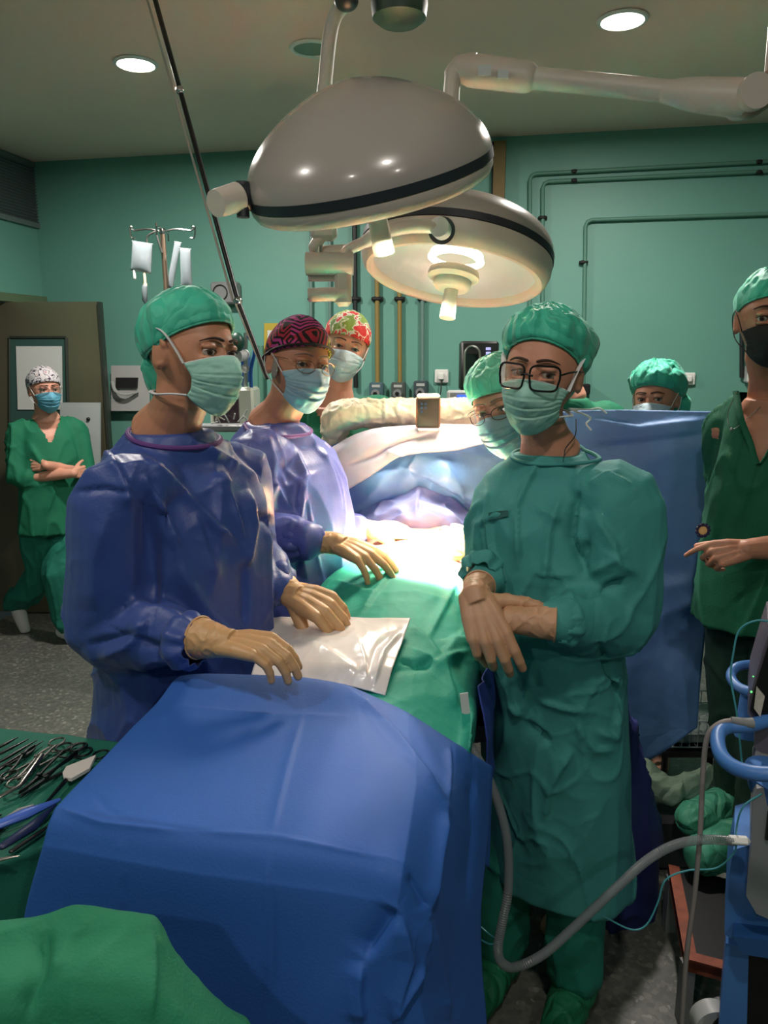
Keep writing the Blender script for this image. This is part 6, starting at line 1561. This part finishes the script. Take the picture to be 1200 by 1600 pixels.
# ---------------------------------------------------------------- warming unit on its cart at the right edge
M_hose = mat('hose_plastic', (128, 134, 138), .25, alpha=.6)
def corrugated(g, pts, r, n, wave=.0005, ns=14):
    p = smooth_path(pts, n); g.tube(p, [r + (wave if i % 2 else -wave) for i in range(n)], ns)
def ring_handle(root, pts, r, m, name='handle'):
    g = G(); g.tube(smooth_path(pts, 40), r, 14, rnd=True, flat=1.0); return g.make(name, m, root)
def warmer():
    Y = 1.42; root = thing('warming_unit', (.80, 1.5, 0), 'grey warming unit on a blue cart with loop handles at the right edge', 'warming unit')
    # upper grey box with dark slanted front
    g = G(); pl = [P(x, y, Y) for x, y in ((1200, 985), (1192, 1010), (1172, 1080), (1168, 1108), (1180, 1122), (1178, 1160), (1188, 1168), (1290, 1190), (1290, 960))]
    g.prism(pl, (-0.0094, -.02, 0), (0.0846, .18, 0)); g.make('upper_housing', mat('housing_violet_grey', (98, 92, 104), .4), root, False)
    g = G(); pl = [P(x, y, Y - .025) for x, y in ((1203, 1000), (1178, 1080), (1172, 1108), (1183, 1122), (1206, 1120), (1206, 1000))]; g.prism(pl, (-0.0009, -.002, 0), (0.0019, .004, 0)); g.make('front_panel', M_black, root, False)
    g = G(); pl = [P(x, y, Y - .03) for x, y in ((1182, 1072), (1195, 1088), (1188, 1120), (1178, 1106))]; g.prism(pl, (-0.0009, -.002, 0), (0.0009, .002, 0)); g.make('display', mat('display_grey', (196, 190, 180), .3, var=.2, vscale=40), root, False)
    g = G(); g.ball(P(1174, 1081, Y - .03), .002); g.ball(P(1177, 1057, Y - .03), .0015); g.make('indicator_light', mat('led_green', (90, 230, 110), emit=1.5), root)
    # loop handles
    ring_handle(root, [P(x, y, Y_) for x, y, Y_ in ((1210, 1122, 1.40), (1170, 1134, 1.38), (1136, 1136, 1.38), (1122, 1150, 1.36), (1126, 1178, 1.30), (1146, 1198, 1.24), (1180, 1208, 1.20), (1230, 1210, 1.18))], .0135, M_blue)
    ring_handle(root, [P(x, y, Y_) for x, y, Y_ in ((1210, 1040, 1.62), (1180, 1038, 1.62), (1152, 1042, 1.60), (1142, 1056, 1.58), (1152, 1072, 1.54), (1176, 1082, 1.50), (1210, 1086, 1.48))], .0105, M_blue)
    g = G(); g.tube([P(1172, 1078, 1.56), P(1170, 1150, 1.55)], [.018, .03], 12); g.make('handle_stem', M_blue, root)
    g = G(); pl = [P(x, y, 1.40) for x, y in ((1128, 1160), (1150, 1196), (1180, 1212), (1290, 1230), (1290, 1260), (1185, 1240), (1176, 1205), (1150, 1180))]
    g = G(); g.loft([(P(1215, 1212, 1.40), (.055, 0, 0), (0, .08, 0)), (P(1215, 1240, 1.40), (.050, 0, 0), (0, .07, 0)), (P(1218, 1262, 1.40), (.03, 0, 0), (0, .05, 0))], 24); g.make('tray_cup', M_blue, root)
    # lower grey blower body
    g = G(); pl = [P(x, y, 1.36) for x, y in ((1182, 1232), (1176, 1250), (1174, 1320), (1166, 1400), (1182, 1428), (1200, 1436), (1290, 1440), (1290, 1220))]; g.prism(pl, (-0.0, -.0, 0), (0.094, .20, 0)); g.make('blower_housing', mat('housing_grey', (128, 132, 136), .45), root, False)
    g = G(); g.box(P(1203, 1290, 1.355), (.012, .006, .06)); g.make('vent_slot', M_black, root, False)
    g = G(); g.box(P(1153, 1313, 1.37), (.046, .022, .017), rotz(-.1), bev=.007); g.make('hose_connector', M_white, root)
    # blue cart post and body
    g = G(); pl = [P(x, y, 1.42) for x, y in ((1146, 1328), (1172, 1320), (1168, 1400), (1182, 1432), (1290, 1450), (1290, 1475), (1150, 1470), (1132, 1460), (1133, 1400))]; g.prism(pl, (0.0, 0, 0), (0.0752, .16, 0)); g.make('cart_column', M_blue, root, False)
    g = G(); pl = [P(x, y, 1.40) for x, y in ((1146, 1452), (1290, 1470), (1290, 1500), (1160, 1480))]; g.prism(pl, (-0.0094, -.02, 0), (0.047, .1, 0)); g.make('cart_ledge', mat('blue_dark_plastic', (40, 84, 140), .4), root, False)
    g = G(); a = P(1136, 1475, 1.44); b_ = P(1168, 1478, 1.44)
    pl = [P(x, y, 1.44) for x, y in ((1134, 1474), (1170, 1482), (1166, 1640), (1120, 1640))]; g.prism(pl, (0.0, 0, 0), (0.0564, .12, 0)); g.make('cart_post', M_blue, root, False)
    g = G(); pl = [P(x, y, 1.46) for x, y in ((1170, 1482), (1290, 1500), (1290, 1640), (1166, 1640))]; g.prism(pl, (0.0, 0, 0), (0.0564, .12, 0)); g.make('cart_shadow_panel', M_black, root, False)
    c = P(1112, 1596, 1.52); g = G(); g.tube([c + Vector((.0, -.02, 0)), c + Vector((.0, .02, 0))], .045, 24); g.make('caster', M_lgrey, root)
    g = G(); g.tube([c + Vector((.03, -.025, -.0)), c + Vector((.03, .03, 0))], .04, 24); g.make('caster_tyre', M_black, root)
warmer()
g = G(); corrugated(g, [P(724, 1130, 1.50), P(735, 1165, 1.46), P(758, 1205, 1.42), P(780, 1260, 1.40), P(793, 1320, 1.38), P(794, 1390, 1.36), P(785, 1440, 1.34), P(778, 1480, 1.33), (P(784, 1504, 1.32)), P(806, 1511, 1.32), P(850, 1490, 1.32), P(900, 1446, 1.33), P(960, 1390, 1.34), P(1010, 1345, 1.35), P(1055, 1320, 1.36), P(1100, 1312, 1.365), P(1146, 1314, 1.37)], .0092, 420)
tag(g.make('corrugated_hose', M_hose, None), 'clear corrugated hose looping low from the table to the warming unit', 'hose')
g = G(); g.tube(smooth_path([P(1172, 1128, 1.38), P(1150, 1126, 1.38), P(1125, 1130, 1.38), P(1106, 1150, 1.38), P(1099, 1200, 1.38), P(1094, 1300, 1.38), P(1085, 1400, 1.38), P(1072, 1500, 1.38), P(1064, 1620, 1.38)], 60), .0052, 10)
wc = tag(g.make('power_cable', mat('cable_greige', (140, 132, 130), .45), None), 'grey cable arching out of the warming unit and hanging to the floor', 'cable')
g = G(); g.tube([P(1176, 1130, 1.375), P(1168, 1130, 1.375), P(1142, 1125, 1.378)], [.011, .010, .0065], 12); g.make('cable_plug', M_grey, wc)
M_line = mat('teal_line', (70, 150, 160), .3)
g = G(); g.tube(smooth_path([P(1210, 972, 1.45), P(1180, 970, 1.45), P(1155, 985, 1.46), P(1146, 1020, 1.46), P(1142, 1060, 1.46), P(1152, 1120, 1.44), P(1160, 1200, 1.42)], 40), .0020, 8); tag(g.make('thin_tube', M_line, None), 'thin turquoise tube arching over the upper blue handle', 'tube')
g = G(); g.tube(smooth_path([P(1190, 1240, 1.36), P(1160, 1262, 1.36), P(1150, 1300, 1.38), P(1148, 1330, 1.38), P(1120, 1356, 1.38), P(1075, 1360, 1.38), P(1040, 1375, 1.38), P(1028, 1410, 1.38), P(1010, 1445, 1.38), P(985, 1452, 1.38), P(940, 1430, 1.40)], 60), .0018, 8)
tag(g.make('thin_tube', M_line, None), 'thin turquoise tube sagging below the corrugated hose', 'tube')
g = G(); g.tube(smooth_path([P(735, 1430, 1.5), P(745, 1442, 1.48), P(765, 1460, 1.46), P(778, 1470, 1.42), P(765, 1475, 1.42), P(740, 1462, 1.46)], 30), .0018, 8); tag(g.make('thin_tube', M_line, None), 'short loop of thin tube at the right side of the blue drape', 'tube')

# purple blue sheet between table and the green gown, with a white tag
ctrl = [[Vector(p) for p in ((.20, 1.50, .97), (.235, 1.62, .97), (.25, 1.8, .99))], [Vector(p) for p in ((.22, 1.47, .85), (.255, 1.62, .84), (.265, 1.8, .84))], [Vector(p) for p in ((.205, 1.48, .62), (.24, 1.62, .60), (.26, 1.8, .6))], [Vector(p) for p in ((.19, 1.5, .35), (.22, 1.62, .30), (.25, 1.8, .3))]]
sh = grid_obj('table_side_sheet', ctrl, 50, 60, mat('sheet_indigo', (50, 66, 150), .55, crease=.2), 'indigo sheet hanging at the side of the table beside the hose', 'sheet', .012, 7, 4.0)
g = G(); g.prism([P(718, 1084, 1.46), P(731, 1082, 1.46), P(735, 1116, 1.45), P(722, 1118, 1.45)], (0, -.001, 0), (0, .001, 0)); tag(g.make('white_tag', M_lgrey, None, False), 'small white tag hanging under the green drape', 'tag')

# ---------------------------------------------------------------- step, wire basket, bag on the floor
def step():
    a = Pz(1046, 1352, .19); root = thing('step_stool', (a.x + .2, a.y, 0), 'low black step with worn orange edges under the onlooker', 'step')
    A, B, C_, D = Pz(1044, 1352, .19), Pz(1070, 1500, .19), Pz(1200, 1535, .19), Pz(1230, 1352, .19)
    A, B, C_, D = [Vector(p) for p in (A, B, C_, D)]; D = A + (C_ - B) * 1.1
    g = G(); g.prism([A, B, C_, D], (0, 0, 0), (0, 0, -.02)); g.make('top_board', M_black, root, False)
    g = G(); w = (B - A).normalized(); s = (C_ - B).normalized()
    Mo = mat('worn_orange', (150, 74, 48), .6, var=.3, vscale=30)
    g.prism([A, B, B + s * .03, A + s * .03], (0, 0, .004), (0, 0, -.03)); g.prism([B, C_, C_ - w * .03, B - w * .03], (0, 0, .0045), (0, 0, -.03)); g.make('edge_rail', Mo, root, False)
    for p in (A, B, C_, D):
        q = p.lerp((A + C_) / 2, .12); g = G(); g.box((q.x, q.y, .085), (.03, .03, .17)); g.make('leg', M_grey, root, False)
step()
def basket():
    Y = 2.62; a, b = P(1040, 1170, Y), P(1125, 1120, Y); root = thing('wire_basket', (P(1080, 1150, Y).x, Y, .0), 'white wire basket on a trolley seen below the screen drape', 'basket')
    z0, z1 = .26, .36; x0, x1 = P(1030, 1170, Y).x, P(1150, 1170, Y).x; y0, y1 = Y - .06, Y + .2; g = G()
    for zz in (z0, z1, (z0 + z1) / 2):
        for p, q in (((x0, y0), (x1, y0)), ((x1, y0), (x1, y1)), ((x1, y1), (x0, y1)), ((x0, y1), (x0, y0))): g.tube([(p[0], p[1], zz), (q[0], q[1], zz)], .0025, 6)
    n = 10
    for i in range(n + 1):
        x = x0 + (x1 - x0) * i / n; g.tube([(x, y0, z1), (x, y0, z0), (x, y1, z0), (x, y1, z1)], .0018, 6)
    g.make('wire_cage', M_lgrey, root)
    g = G(); g.box(((x0 + x1) / 2, (y0 + y1) / 2, z0 + .03), (x1 - x0 - .02, y1 - y0 - .02, .05), bev=.01); V, Fc = np.array(g.V), g.F; g.make('folded_contents', mat('contents_pale', (150, 160, 156), .7, crease=.6, cscale=20), root)
    g = G(); g.box(((x0 + x1) / 2, (y0 + y1) / 2, z0 - .02), (x1 - x0 + .04, y1 - y0 + .04, .02)); g.make('trolley_shelf', M_black, root, False)
    for x in (x0, x1):
        for y in (y0, y1): g = G(); g.tube([(x, y, z0 - .03), (x, y, 0)], .012, 8); g.make('leg', M_black, root)
basket()
def cloth_bundle():
    g = G(); pts = [P(1012, 1200, 2.30), P(1018, 1222, 2.27), P(1045, 1236, 2.24), P(1080, 1226, 2.24), P(1105, 1206, 2.26)]
    g.tube(smooth_path(pts, 20), list(np.interp(np.linspace(0, 1, 20), (0, .3, .6, 1), (.03, .048, .045, .022))), 18, rnd=True); V, Fc = fused(g, .005, 2)
    V = folds(V, vnormals(V, Fc), .014, 12, (1, 1, 1), 2.0)
    tag(mesh_obj('cloth_bundle', V, Fc, mat('cloth_pale_green', (112, 138, 122), .8, crease=.4, cscale=14), None), 'crumpled pale green cloth bundle below the screen drape', 'cloth')
    q = P(1050, 1250, 2.26); g = G(); g.box((q.x, q.y + .05, q.z / 2 - .02), (.26, .18, q.z - .04), bev=.02); tag(g.make('low_stool', mat('dark_box', (40, 48, 50), .6), None), 'dark box under the pale cloth bundle', 'box')
cloth_bundle()
